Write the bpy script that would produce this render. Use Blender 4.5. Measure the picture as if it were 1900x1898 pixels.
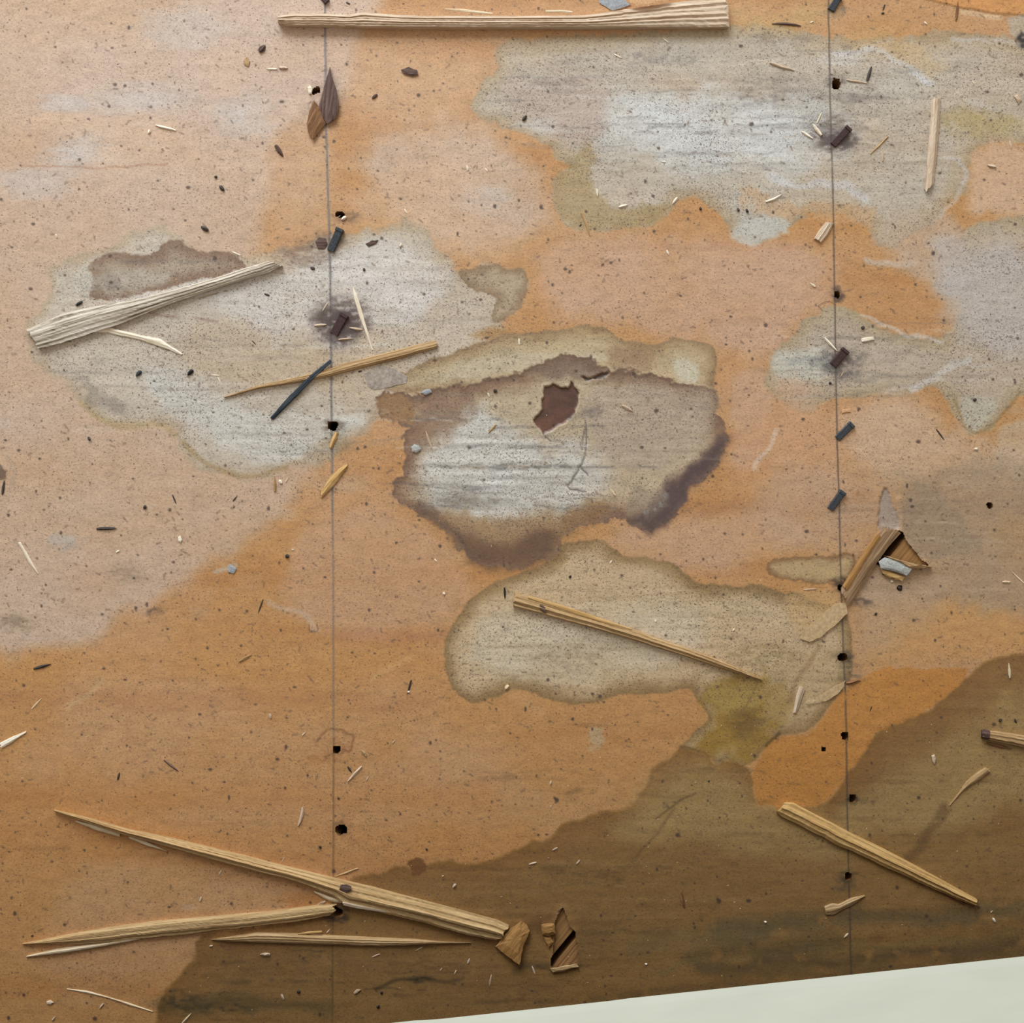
import bpy, math, random
import numpy as np
from mathutils import Vector

# ------------------------------------------------------------------ scene basics
for o in list(bpy.data.objects):
    bpy.data.objects.remove(o)
SC = bpy.context.scene
COL = SC.collection
random.seed(7)

S = 0.000425            # metres per photograph pixel on the floor (joist lines 16 in apart)
CAMH = 0.95             # phone held about a metre above the floor
CX, CY = 950.0, 949.0

def at(px, py, z=0.0):
    """photograph pixel -> point on the level z (floor things: z = their own height)"""
    k = (CAMH - z) / CAMH
    return Vector(((px - CX) * S * k, (CY - py) * S * k, z))

cam_d = bpy.data.cameras.new('camera')
cam_d.sensor_width = 36.0
cam_d.lens = 36.0 * CAMH / (1900 * S)
cam_d.clip_start = 0.01
cam = bpy.data.objects.new('camera', cam_d)
cam.location = (0, 0, CAMH)
COL.objects.link(cam)
SC.camera = cam

# world: soft warm light bounced around the room
world = bpy.data.worlds.new('room_light')
world.use_nodes = True
world.node_tree.nodes['Background'].inputs[0].default_value = (1.0, 0.93, 0.81, 1)
world.node_tree.nodes['Background'].inputs[1].default_value = 0.655
SC.world = world

# daylight from a window beyond the upper left of the picture
win_d = bpy.data.lights.new('window_back_offscreen', 'AREA')
win_d.shape = 'RECTANGLE'
win_d.size = 1.4
win_d.size_y = 1.3
win_d.energy = 72
win_d.color = (0.82, 0.92, 1.0)
win = bpy.data.objects.new('window_back_offscreen', win_d)
win.location = (-0.60, 2.10, 1.30)
win.rotation_euler = Vector((0.25, -1.0, -0.35)).to_track_quat('-Z', 'Y').to_euler()
COL.objects.link(win)

SC.view_settings.view_transform = 'Standard'
SC.view_settings.look = 'None'
SC.view_settings.gamma = 1.0
SC.view_settings.use_curve_mapping = False
SC.view_settings.exposure = -0.10

# ------------------------------------------------------------------ helpers
def tag(o, label=None, cat=None, group=None, kind=None):
    if label: o['label'] = label
    if cat: o['category'] = cat
    if group: o['group'] = group
    if kind: o['kind'] = kind
    return o

def mesh_obj(name, verts, faces, mat=None, parent=None, smooth=False):
    me = bpy.data.meshes.new(name)
    me.from_pydata([tuple(v) for v in verts], [], faces)
    me.update()
    if smooth:
        for p in me.polygons: p.use_smooth = True
    if mat: me.materials.append(mat)
    o = bpy.data.objects.new(name, me)
    COL.objects.link(o)
    if parent: o.parent = parent
    return o

def empty(name, loc):
    o = bpy.data.objects.new(name, None)
    o.location = loc
    o.empty_display_size = 0.01
    COL.objects.link(o)
    return o

def lin(c):
    c = np.asarray(c, dtype=np.float64) / 255.0
    return np.where(c <= 0.04045, c / 12.92, ((c + 0.055) / 1.055) ** 2.4)

def lin4(c):
    l = lin(c)
    return (float(l[0]), float(l[1]), float(l[2]), 1.0)

class NT:
    def __init__(self, name):
        self.m = bpy.data.materials.new(name)
        self.m.use_nodes = True
        self.t = self.m.node_tree
        self.b = self.t.nodes['Principled BSDF']
    def n(self, typ, **kw):
        nd = self.t.nodes.new(typ)
        for k, v in kw.items(): setattr(nd, k, v)
        return nd
    def l(self, a, b): self.t.links.new(a, b)

def ramp(nt, fac, stops):
    r = nt.n('ShaderNodeValToRGB')
    el = r.color_ramp.elements
    while len(el) < len(stops): el.new(0.5)
    for e, (p, c) in zip(el, stops):
        e.position = p; e.color = c
    nt.l(fac, r.inputs[0])
    return r

def wood_mat(name, light, mid, dark, rough=0.75, along=28.0, across=620.0, pos=(0.30, 0.52, 0.74)):
    nt = NT(name)
    tc = nt.n('ShaderNodeTexCoord'); oi = nt.n('ShaderNodeObjectInfo')
    mp = nt.n('ShaderNodeMapping'); mp.inputs['Scale'].default_value = (along, across, across)
    nt.l(tc.outputs['Object'], mp.inputs['Vector'])
    off = nt.n('ShaderNodeMath', operation='MULTIPLY'); off.inputs[1].default_value = 50.0
    nt.l(oi.outputs['Random'], off.inputs[0])
    cmb = nt.n('ShaderNodeCombineXYZ'); nt.l(off.outputs[0], cmb.inputs[0]); nt.l(off.outputs[0], cmb.inputs[1])
    nt.l(cmb.outputs[0], mp.inputs['Location'])
    no = nt.n('ShaderNodeTexNoise'); no.inputs['Scale'].default_value = 1.0
    no.inputs['Detail'].default_value = 5; no.inputs['Roughness'].default_value = 0.65
    nt.l(mp.outputs[0], no.inputs['Vector'])
    r = ramp(nt, no.outputs['Fac'], [(pos[0], lin4(dark)), (pos[1], lin4(mid)), (pos[2], lin4(light))])
    nt.l(r.outputs[0], nt.b.inputs['Base Color'])
    nt.b.inputs['Roughness'].default_value = rough
    nt.b.inputs['Specular IOR Level'].default_value = 0.3
    bp = nt.n('ShaderNodeBump'); bp.inputs['Strength'].default_value = 0.4; bp.inputs['Distance'].default_value = 0.0005
    nt.l(no.outputs['Fac'], bp.inputs['Height']); nt.l(bp.outputs[0], nt.b.inputs['Normal'])
    return nt.m

def plain_mat(name, col, rough=0.7, var=0.25, scale=900.0, metal=0.0):
    nt = NT(name)
    tc = nt.n('ShaderNodeTexCoord')
    no = nt.n('ShaderNodeTexNoise'); no.inputs['Scale'].default_value = scale; no.inputs['Detail'].default_value = 4
    nt.l(tc.outputs['Object'], no.inputs['Vector'])
    c = np.array(col, float)
    r = ramp(nt, no.outputs['Fac'], [(0.3, lin4(c * (1 - var))), (0.7, lin4(np.minimum(c * (1 + var), 255)))])
    nt.l(r.outputs[0], nt.b.inputs['Base Color'])
    nt.b.inputs['Roughness'].default_value = rough
    nt.b.inputs['Metallic'].default_value = metal
    bp = nt.n('ShaderNodeBump'); bp.inputs['Strength'].default_value = 0.4; bp.inputs['Distance'].default_value = 0.0004
    nt.l(no.outputs['Fac'], bp.inputs['Height']); nt.l(bp.outputs[0], nt.b.inputs['Normal'])
    return nt.m

M = {
 'straw':   wood_mat('straw_wood', (228, 212, 194), (208, 184, 158), (166, 136, 108), across=900),
 'tan':     wood_mat('tan_wood', (206, 176, 136), (184, 150, 106), (138, 104, 68), across=780),
 'honey':   wood_mat('honey_wood', (222, 188, 132), (202, 162, 104), (158, 116, 66), across=780),
 'pale':    wood_mat('pale_fresh_wood', (246, 234, 214), (234, 214, 182), (196, 160, 116)),
 'white':   wood_mat('white_wood_fibre', (252, 246, 236), (242, 228, 206), (206, 182, 150)),
 'grey':    wood_mat('grey_weathered_wood', (224, 214, 202), (190, 176, 156), (104, 94, 80), along=18, across=800, pos=(0.34, 0.47, 0.66)),
 'brown':   wood_mat('brown_wood', (168, 124, 86), (134, 94, 60), (84, 56, 36)),
 'oak':     wood_mat('oak_wood', (218, 190, 146), (196, 162, 114), (146, 110, 70), across=900, along=20),
 'drift':   wood_mat('driftwood_brown', (186, 156, 124), (156, 124, 92), (98, 70, 46), across=900, along=30),
 'umber':   wood_mat('umber_wood', (196, 150, 94), (172, 126, 72), (122, 84, 44)),
 'bark':    wood_mat('dark_bark', (128, 102, 92), (96, 74, 66), (54, 38, 34)),
 'dark':    plain_mat('dark_sliver', (62, 52, 46)),
 'black':   plain_mat('black_fleck', (26, 24, 24)),
 'blue':    wood_mat('blue_grey_stained_wood', (92, 102, 112), (58, 66, 74), (30, 34, 40)),
 'steel':   plain_mat('blued_steel', (62, 66, 72), rough=0.45, metal=0.4),
 'rust':    plain_mat('rusty_steel', (66, 44, 42), rough=0.7, metal=0.2),
 'chip':    plain_mat('white_plaster', (222, 220, 212), var=0.12),
 'greychip':plain_mat('grey_paper_scrap', (172, 172, 168), var=0.12),
 'bluepaper':plain_mat('blue_grey_scrap', (154, 157, 162), var=0.12),
 'paperbit':plain_mat('rosin_paper_scrap', (206, 160, 116), var=0.1),
 'flap':    plain_mat('rosin_paper_flap', (186, 156, 116), var=.1, scale=500),
 'greypaper':plain_mat('grey_rosin_paper', (160, 146, 134), var=0.14, scale=500),
 'plank':   wood_mat('subfloor_pine', (184, 138, 88), (156, 114, 70), (104, 72, 42), along=14, across=420),
}

# ------------------------------------------------------------------ noise + painting toolbox
_rng = np.random.default_rng(11)
_TAB = _rng.random((64, 256, 256)).astype(np.float32)
def vnoise(x, y, sx, sy, seed):
    t = _TAB[seed % 64]
    u = x / sx + seed * 17.3; v = y / sy + seed * 9.1
    iu = np.floor(u).astype(np.int64); iv = np.floor(v).astype(np.int64)
    fu = (u - iu).astype(np.float32); fv = (v - iv).astype(np.float32)
    fu = fu * fu * (3 - 2 * fu); fv = fv * fv * (3 - 2 * fv)
    a = iu & 255; b = (iu + 1) & 255; c = iv & 255; d = (iv + 1) & 255
    return (t[c, a] * (1 - fu) + t[c, b] * fu) * (1 - fv) + (t[d, a] * (1 - fu) + t[d, b] * fu) * fv
def fbm(x, y, sx, sy, seed, octv=3):
    s = 0; w = 0; amp = 1.0
    for i in range(octv):
        s = s + amp * vnoise(x, y, sx / 2 ** i, sy / 2 ** i, seed + i * 5); w += amp; amp *= 0.55
    return s / w
def sstep(e0, e1, v):
    t = np.clip((v - e0) / (e1 - e0), 0, 1)
    return t * t * (3 - 2 * t)
def chaikin(P, closed=True, it=1):
    P = [np.array(p, float) for p in P]
    for _ in range(it):
        Q = []
        n = len(P)
        for i in range(n if closed else n - 1):
            a, b = P[i], P[(i + 1) % n]
            Q += [a * 0.75 + b * 0.25, a * 0.25 + b * 0.75]
        if not closed: Q = [P[0]] + Q + [P[-1]]
        P = Q
    return P

# grid coordinates in photograph pixels: fine inside the frame, coarse outside it
def axis(lo, hi, step, far_lo, far_hi):
    core = np.arange(lo, hi + 0.1, step)
    g = []; d = step; p = hi
    while p < far_hi: d = min(d * 1.35, 90); p += d; g.append(p)
    h = []; d = step; p = lo
    while p > far_lo: d = min(d * 1.35, 90); p -= d; h.append(p)
    return np.concatenate([np.array(h[::-1]), core, np.array(g)])
XS = axis(-14, 1914, 2.0, -2300, 4200)
YS = axis(-14, 1912, 2.0, -2000, 2500)
GX, GY = np.meshgrid(XS, YS)
GX = GX.astype(np.float32); GY = GY.astype(np.float32)
NY, NX = GX.shape
PAPER = np.array([190, 139, 85], np.float32)
C = np.empty((NY, NX, 3), np.float32); C[:] = PAPER
HGT = np.zeros((NY, NX), np.float32)      # millimetres
DIRT = np.full((NY, NX), .38, np.float32)   # how much dark fibre shows
GLOSS = np.zeros((NY, NX), np.float32)    # 0 paper, 1 greasy dark stain

def window(x0, y0, x1, y1, pad):
    a = np.searchsorted(XS, x0 - pad); b = np.searchsorted(XS, x1 + pad)
    c = np.searchsorted(YS, y0 - pad); d = np.searchsorted(YS, y1 + pad)
    return slice(max(c, 0), max(d, 1)), slice(max(a, 0), max(b, 1))

def sdist(X, Y, P, closed=True):
    n = len(P); d2 = np.full(X.shape, 1e12, np.float32)
    ins = np.zeros(X.shape, bool)
    for i in range(n if closed else n - 1):
        ax, ay = P[i]; bx, by = P[(i + 1) % n]
        ex, ey = bx - ax, by - ay
        L = ex * ex + ey * ey + 1e-9
        t = np.clip(((X - ax) * ex + (Y - ay) * ey) / L, 0, 1)
        dx = X - (ax + t * ex); dy = Y - (ay + t * ey)
        d2 = np.minimum(d2, dx * dx + dy * dy)
        if closed:
            cond = (ay > Y) != (by > Y)
            xi = ax + (Y - ay) * ex / (ey if abs(ey) > 1e-9 else 1e-9)
            ins ^= cond & (X < xi)
    d = np.sqrt(d2)
    return np.where(ins, -d, d) if closed else d

_seed = [3]
def nextseed():
    _seed[0] += 3
    return _seed[0]

def mixin(sl, col, a):
    a = a[..., None]
    C[sl] = C[sl] * (1 - a) + np.array(col, np.float32) * a

def patch(poly, col, a=1.0, soft=2.5, warp=5.0, wscale=22.0, rim=None, grain=0.0, mott=0.0, mscale=60.0, smooth=1,
          inner=None, lift=0.0, dirt=0.0):
    """a stain with its own outline; rim = (colour, width px, alpha); grain = streaks printed by the board above"""
    P = chaikin(poly, True, smooth) if smooth else poly
    xs = [p[0] for p in P]; ys = [p[1] for p in P]
    sl = window(min(xs), min(ys), max(xs), max(ys), soft * 2 + warp * 2 + 6)
    X = GX[sl]; Y = GY[sl]; s = nextseed()
    wx = X + warp * (vnoise(X, Y, wscale, wscale, s) - .5) * 2 + warp * .5 * (vnoise(X, Y, wscale / 3, wscale / 3, s + 1) - .5) * 2
    wy = Y + warp * (vnoise(X, Y, wscale, wscale, s + 7) - .5) * 2 + warp * .5 * (vnoise(X, Y, wscale / 3, wscale / 3, s + 2) - .5) * 2
    sd = sdist(wx, wy, P)
    m = sstep(soft, -soft, sd)
    al = a * m
    if mott: al = al * np.clip(1 - mott + 2 * mott * fbm(X, Y, mscale * 1.6, mscale, s + 4, 3), 0, 1.15)
    if inner is not None:          # colour changes with depth into the stain: (colour, depth px)
        k = sstep(0, inner[1], -sd + 14 * (vnoise(X, Y, 50, 30, s + 9) - .5))[..., None]
        colr = np.array(col, np.float32) * (1 - k) + np.array(inner[0], np.float32) * k
    else:
        colr = np.array(col, np.float32)
    if grain:
        g = fbm(X, Y, 170, 7, s + 5, 3) - .5
        colr = colr + (g * grain * 2)[..., None]
    al = np.clip(al, 0, 1)[..., None]
    C[sl] = C[sl] * (1 - al) + colr * al
    if rim:
        rc, rw, ra = rim
        r = ra * np.exp(-np.maximum(-sd, 0) / rw) * m * np.clip(0.35 + 1.3 * fbm(X, Y, 60, 60, s + 11, 2), 0, 1)
        mixin(sl, rc, np.clip(r, 0, 1))
    if dirt:
        DIRT[sl] = np.maximum(DIRT[sl], dirt * m)
    if lift:
        HGT[sl] += lift * np.exp(-(np.abs(sd) / 5.0) ** 2)
    return sl, sd

def stroke(pts, w, col, a=0.8, soft=1.5, warp=2.0, wscale=30, broken=0.0, dz=0.0, smooth=1):
    P = chaikin(pts, False, smooth) if smooth else pts
    xs = [p[0] for p in P]; ys = [p[1] for p in P]
    sl = window(min(xs), min(ys), max(xs), max(ys), w + soft * 2 + warp * 2 + 6)
    X = GX[sl]; Y = GY[sl]; s = nextseed()
    wx = X + warp * (vnoise(X, Y, wscale, wscale, s) - .5) * 2
    wy = Y + warp * (vnoise(X, Y, wscale, wscale, s + 7) - .5) * 2
    d = sdist(wx, wy, P, False)
    al = a * sstep(w / 2 + soft, w / 2 - soft, d)
    if broken: al = al * np.clip((fbm(X, Y, 26, 26, s + 3, 3) - broken) * 5, 0, 1)
    mixin(sl, col, np.clip(al, 0, 1))
    if dz: HGT[sl] += dz * np.exp(-(d / max(w, 2.0)) ** 2)

def blob(x, y, rx, ry, col, a, soft=0.6, seed=None, grit=0.0):
    """soft smudge of dust or soot"""
    R = max(rx, ry) * 1.7
    sl = window(x - R, y - R, x + R, y + R, 2)
    X = GX[sl]; Y = GY[sl]; s = nextseed()
    r = np.sqrt(((X - x) / rx) ** 2 + ((Y - y) / ry) ** 2) + 1.3 * (fbm(X, Y, max(rx, 6), max(ry * .5, 5), s, 3) - .5)
    al = a * sstep(1 + soft, 1 - soft, r)
    if grit: al = al * (.3 + .7 * np.clip((vnoise(X, Y, 9, 5, s + 5) - 0.5 + grit * 0.4) * 3, 0, 1))
    mixin(sl, col, np.clip(al, 0, 1))

# ------------------------------------------------------------------ paint the rosin paper
PINK = (200, 164, 142); GREY = (186, 178, 166); PALE = (216, 210, 204); TAN = (180, 150, 108)
OLIVE = (160, 138, 98); BROWN = (132, 104, 82); DKBR = (84, 62, 54)

n1 = fbm(GX, GY, 330, 230, 21, 4)
mixin((slice(None), slice(None)), PINK, np.clip((n1 - 0.48) * 1.6, 0, .28))
n2 = fbm(GX, GY, 700, 60, 33, 3)
mixin((slice(None), slice(None)), (180, 120, 62), np.clip((n2 - .52) * 1.8, 0, .4))


# worn, dusty paper over the upper left boards, ending on the seam of a diagonal board
patch([(-900, -500), (900, -500), (700, 90), (480, 300), (470, 520), (690, 800), (555, 930), (420, 1065), (300, 1130),
       (120, 1190), (-60, 1215), (-900, 1230)], (200, 178, 164), a=.72, soft=24, warp=30, wscale=120, mott=.35, mscale=150)
patch([(640, 250), (900, 230), (1020, 330), (1020, 430), (880, 480), (700, 420)], (200, 182, 172), a=.6, soft=30, warp=25, wscale=80, mott=.4)
patch([(960, 440), (1250, 430), (1540, 470), (1540, 560), (1420, 690), (1330, 640), (1100, 600), (1000, 590)], PINK, a=.62, soft=26, warp=22, wscale=80, mott=.35)
patch([(1340, 700), (1430, 690), (1445, 790), (1400, 880), (1350, 860)], PINK, a=.5, soft=14, warp=14, wscale=60)
patch([(560, 950), (760, 960), (880, 1060), (800, 1180), (640, 1190), (520, 1130)], (196, 156, 128), a=.55, soft=26, warp=22, wscale=90, mott=.3)
patch([(1050, 1000), (1420, 930), (1560, 1010), (1420, 1040), (1300, 1070)], (200, 164, 140), a=.5, soft=24, warp=16, wscale=90, mott=.3)
for (x, y, rx, ry, a) in [(160, 285, 60, 30, .6), (120, 190, 40, 16, .45), (255, 185, 70, 26, .4), (455, 215, 50, 30, .5), (330, 50, 70, 30, .35),
                          (60, 340, 60, 26, .35), (620, 470, 50, 20, .3), (900, 370, 40, 24, .45), (640, 900, 50, 14, .2)]:
    blob(x, y, rx, ry, (196, 192, 192), a, .7)
for (x, y, rx, ry, a) in [(250, 250, 90, 40, .4), (210, 300, 40, 22, .5), (110, 225, 60, 12, .5), (380, 300, 90, 30, .35), (420, 130, 40, 40, .3), (560, 90, 60, 40, .25), (860, 300, 70, 60, .4), (780, 420, 70, 40, .35)]:
    blob(x, y, rx, ry, (212, 176, 144), a, .8)
for i in range(70):            # faint handling marks
    blob(random.uniform(0, 1900), random.uniform(0, 1880), random.uniform(8, 34), random.uniform(5, 16),
         random.choice([(214, 200, 190), (160, 128, 100), (176, 150, 126)]), random.uniform(.1, .28), .7)

# long soft bands printed by the floorboards that lay on top
for (y, x0, x1, w, col, a) in [(940, 1120, 1900, 26, (158, 112, 76), .35), (958, 1560, 1900, 40, (150, 122, 98), .35), (1240, -20, 830, 60, (200, 144, 80), .3),
                               (1215, 0, 480, 12, (196, 144, 92), .35), (1300, 0, 800, 30, (176, 122, 78), .35), (1360, 950, 1300, 22, (176, 120, 66), .3), (1480, 0, 900, 50, (184, 122, 60), .35),
                               (460, 1100, 1500, 10, (186, 138, 104), .3), (1180, 620, 830, 16, (176, 122, 90), .4), (1560, 200, 980, 60, (188, 126, 60), .35), (345, 1240, 1600, 14, (190, 150, 100), .3)]:
    stroke([(x0, y), ((x0 + x1) / 2, y + random.uniform(-6, 6)), (x1, y + random.uniform(-5, 5))], w, col, a, soft=w * .45, warp=8, wscale=90)

patch([(600, 60), (760, 60), (920, 80), (900, 150), (860, 230), (700, 240), (640, 200)], (206, 168, 136), a=.5, soft=40, warp=30, wscale=80, mott=.4)
patch([(640, 330), (780, 300), (900, 380), (980, 430), (860, 480), (760, 400), (660, 420)], (208, 170, 138), a=.5, soft=36, warp=30, wscale=80, mott=.4)
patch([(440, 240), (600, 140), (620, 300), (600, 420), (500, 400)], (206, 176, 152), a=.45, soft=40, warp=30, wscale=80, mott=.4)
# ---- F : big grey stain upper right
patch([(950, 70), (990, 78), (1060, 64), (1250, 60), (1420, 40), (1500, 60), (1620, 78), (1760, 56), (1960, 80), (1960, 270), (1830, 262), (1790, 300), (1800, 350), (1770, 372),
       (1740, 410), (1700, 420), (1640, 470), (1590, 400), (1500, 392), (1455, 430), (1400, 452), (1360, 436), (1340, 400), (1300, 372), (1271, 369), (1248, 377), (1240, 398), (1200, 421), (1161, 424), (1087, 427),
       (1050, 416), (1026, 382), (1022, 350), (1032, 335), (1061, 308), (1050, 298), (1029, 290), (1026, 271), (997, 261), (976, 245), (944, 240), (910, 229), (886, 216), (870, 190),
       (896, 155), (923, 137), (917, 111), (923, 92)], (182, 166, 142), a=.88, soft=4, warp=6, rim=((160, 130, 92), 9, .7), grain=14, mott=.22, mscale=90,
      inner=((188, 178, 164), 46), dirt=.58)
patch([(1110, 200), (1200, 165), (1400, 190), (1540, 210), (1600, 290), (1480, 310), (1300, 312), (1180, 290), (1110, 260)], (200, 199, 197), a=.8, soft=30, warp=26, wscale=60, grain=22, mott=.4)
patch([(980, 130), (1110, 140), (1130, 190), (1120, 280), (1040, 262), (960, 215), (930, 180)], (182, 160, 146), a=.6, soft=18, warp=14, wscale=50, mott=.3)
patch([(1030, 330), (1062, 300), (1090, 260), (1110, 280), (1090, 340), (1140, 390), (1230, 375), (1244, 395), (1200, 420), (1090, 425), (1052, 414), (1028, 380)], (164, 138, 92), a=.75, soft=7, warp=6, mott=.25, mscale=40)
patch([(1560, 60), (1640, 60), (1700, 80), (1760, 130), (1730, 140), (1620, 90)], (204, 168, 116), a=.5, soft=18, warp=14, mott=.3)
patch([(1780, 262), (1900, 250), (1900, 230), (1800, 200), (1740, 210)], (176, 152, 96), a=.6, soft=16, warp=12, mott=.3)
patch([(1800, 268), (1960, 268), (1960, 398), (1840, 402), (1795, 390), (1800, 330)], (206, 172, 144), a=.8, soft=14, warp=10, mott=.15)
patch([(1370, 330), (1440, 380), (1620, 380), (1640, 420), (1560, 420), (1500, 396), (1440, 412), (1380, 380)], (200, 156, 112), a=.55, soft=10, warp=12, mott=.3)
patch([(1360, 420), (1400, 400), (1465, 402), (1460, 430), (1400, 454), (1366, 444)], (194, 190, 182), a=.8, soft=6, warp=8)
for (x, y, rx, ry, a) in [(1280, 240, 90, 40, .5), (1220, 200, 60, 24, .5), (1000, 235, 36, 16, .5), (1560, 110, 40, 14, .5)]:
    blob(x, y, rx, ry, (212, 211, 209), a, .7)
for pts, w, a in [([(1550, 100), (1620, 94), (1680, 115), (1722, 152)], 11, .65), ([(1690, 132), (1722, 150)], 8, .8), ([(1430, 328), (1475, 345), (1520, 340), (1590, 350), (1606, 372)], 15, .75),
                  ([(1753, 290), (1785, 300), (1793, 335), (1774, 358), (1742, 405)], 8, .6), ([(1770, 75), (1860, 72), (1900, 85)], 8, .5), ([(1610, 484), (1650, 492), (1694, 490)], 11, .6),
                  ([(1800, 190), (1850, 200)], 9, .4), ([(1590, 100), (1690, 60), (1688, 80)], 5, .3)]:
    stroke(pts, w, (204, 202, 204), a * .8, soft=4, warp=6, wscale=24, broken=.12)
for (x, y, rx, ry) in [(1440, 70, 60, 12), (1060, 110, 30, 10), (1430, 170, 60, 30), (1590, 180, 50, 10), (1040, 155, 40, 14), (1250, 110, 40, 10), (1190, 110, 26, 10)]:
    blob(x, y, rx, ry, (116, 104, 98), .45, .7, grit=.3)

# ---- G : grey stains right of the second chalk line
patch([(1549, 562), (1600, 590), (1640, 612), (1700, 628), (1760, 632), (1790, 560), (1740, 545), (1722, 520), (1760, 500), (1785, 440), (1800, 420), (1850, 404), (1960, 398), (1960, 730), (1895, 728), (1872, 756),
       (1842, 790), (1812, 806), (1786, 800), (1776, 770), (1742, 716), (1722, 716), (1690, 732), (1640, 728), (1560, 738), (1530, 740), (1506, 766), (1470, 765), (1442, 732),
       (1414, 712), (1422, 684), (1440, 646), (1500, 592)], (182, 166, 142), a=.85, soft=4, warp=5, rim=((160, 136, 96), 8, .6), grain=7, mott=.12, inner=((186, 172, 156), 40), dirt=.58)
patch([(1600, 430), (1700, 400), (1800, 410), (1790, 560), (1740, 540), (1660, 500)], (192, 168, 148), a=.7, soft=18, warp=18, wscale=60, mott=.3)
patch([(1740, 440), (1900, 440), (1960, 640), (1800, 650), (1740, 560)], (186, 178, 174), a=.75, soft=22, warp=20, wscale=70, mott=.3, grain=6)
patch([(1430, 660), (1480, 640), (1545, 650), (1540, 690), (1500, 710), (1440, 700)], (204, 202, 190), a=.7, soft=9, warp=8, grain=16)
patch([(1776, 740), (1812, 730), (1850, 745), (1836, 782), (1812, 800), (1790, 796)], (188, 180, 162), a=.8, soft=6, warp=6)
for pts, w, a in [([(1600, 585), (1650, 612), (1700, 625), (1750, 634)], 7, .6), ([(1690, 722), (1740, 696), (1770, 676), (1800, 664)], 12, .6), ([(1646, 728), (1700, 718)], 6, .5), ([(1780, 672), (1840, 680)], 5, .35)]:
    stroke(pts, w, (208, 202, 198), a, soft=3, warp=5, wscale=20)
stroke([(1772, 742), (1788, 780), (1790, 796), (1815, 803), (1842, 788), (1872, 756), (1895, 728)], 5, (138, 112, 66), .6, soft=3, warp=4, broken=.15)
patch([(1850, 790), (1960, 760), (1960, 900), (1870, 880), (1838, 850), (1850, 820)], (190, 178, 160), a=.5, soft=10, warp=10, mott=.3)
# orange again below it
patch([(1445, 770), (1540, 770), (1700, 760), (1780, 820), (1720, 880), (1560, 890), (1450, 890)], (202, 158, 122), a=.6, soft=30, warp=20, wscale=70, mott=.3)
patch([(1566, 740), (1700, 740), (1780, 810), (1900, 830), (1960, 900), (1700, 900), (1570, 880)], (204, 176, 150), a=.65, soft=30, warp=20, wscale=70, mott=.3)
patch([(1350, 880), (1440, 700), (1548, 760), (1552, 900), (1450, 960), (1380, 950)], (202, 156, 120), a=.5, soft=30, warp=20, wscale=70, mott=.3)

# ---- M : grey brown stain at the torn place
patch([(1600, 880), (1690, 880), (1800, 860), (1960, 850), (1960, 1150), (1880, 1140), (1760, 1130), (1640, 1130), (1590, 1100), (1640, 1010), (1690, 930)], (166, 142, 116), a=.75, soft=22, warp=20, wscale=70, grain=8, mott=.2)
patch([(1674, 925), (1698, 896), (1727, 892), (1745, 918), (1762, 934), (1800, 985), (1826, 1010), (1790, 1030), (1740, 1042), (1700, 1030), (1680, 1000), (1666, 960)], (150, 128, 106), a=.6, soft=9, warp=6, grain=8)
patch([(1840, 960), (1900, 950), (1960, 1000), (1960, 1060), (1880, 1050), (1850, 1000)], (176, 140, 96), a=.5, soft=14, warp=12)
patch([(1590, 1120), (1700, 1100), (1900, 1130), (1960, 1200), (1840, 1225), (1720, 1220), (1600, 1240)], (198, 148, 90), a=.7, soft=22, warp=18, mott=.3)
stroke([(1720, 1000), (1860, 1005)], 5, (186, 166, 142), .35, soft=3, warp=2); stroke([(1700, 970), (1800, 970)], 3, (190, 170, 146), .3, soft=2); stroke([(1710, 1032), (1815, 1034)], 4, (186, 162, 130), .35, soft=2)

patch([(1440, 870), (1560, 880), (1650, 890), (1640, 990), (1590, 1060), (1560, 1020), (1420, 1020), (1400, 930)], (190, 156, 128), a=.6, soft=34, warp=20, wscale=70, mott=.3)
patch([(1575, 1090), (1660, 1070), (1760, 1110), (1700, 1190), (1600, 1210), (1572, 1160)], (180, 152, 126), a=.6, soft=30, warp=20, wscale=70, mott=.3)
# ---- C : grey bleached stain left of the centre
patch([(85, 492), (112, 486), (170, 474), (222, 446), (261, 424), (300, 411), (325, 428), (350, 466), (420, 466), (460, 482), (520, 462), (590, 446), (659, 430), (720, 421), (754, 403), (788, 421), (815, 458), (835, 480), (849, 509),
       (865, 499), (896, 495), (918, 489), (939, 500), (962, 495), (976, 508), (981, 523), (974, 549), (962, 576), (923, 601), (939, 620), (960, 640), (980, 680), (870, 712), (800, 722), (720, 760), (699, 773), (675, 796), (638, 833),
       (607, 857), (535, 862), (509, 881), (475, 887), (448, 893), (421, 886), (369, 865), (337, 849), (327, 817), (311, 786), (216, 792), (182, 780), (163, 762), (140, 735), (110, 700), (70, 680), (50, 640), (60, 590), (96, 545)],
      (184, 166, 143), a=.82, soft=7, warp=8, rim=((160, 132, 96), 8, .3), inner=((194, 182, 166), 30), dirt=.58, grain=10, mott=.15)
patch([(190, 560), (500, 500), (720, 440), (800, 470), (840, 540), (760, 600), (560, 640), (380, 560), (250, 570)], (212, 206, 202), a=.7, soft=24, warp=22, wscale=70, grain=18, mott=.35)
patch([(240, 690), (340, 700), (400, 740), (520, 770), (690, 740), (680, 790), (560, 850), (440, 850), (380, 800), (300, 770)], (204, 200, 192), a=.75, soft=18, warp=20, wscale=60, grain=12, mott=.35)
patch([(320, 620), (520, 600), (700, 700), (600, 720), (420, 700), (340, 690)], (186, 160, 128), a=.5, soft=20, warp=20, wscale=60, mott=.4)
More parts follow.
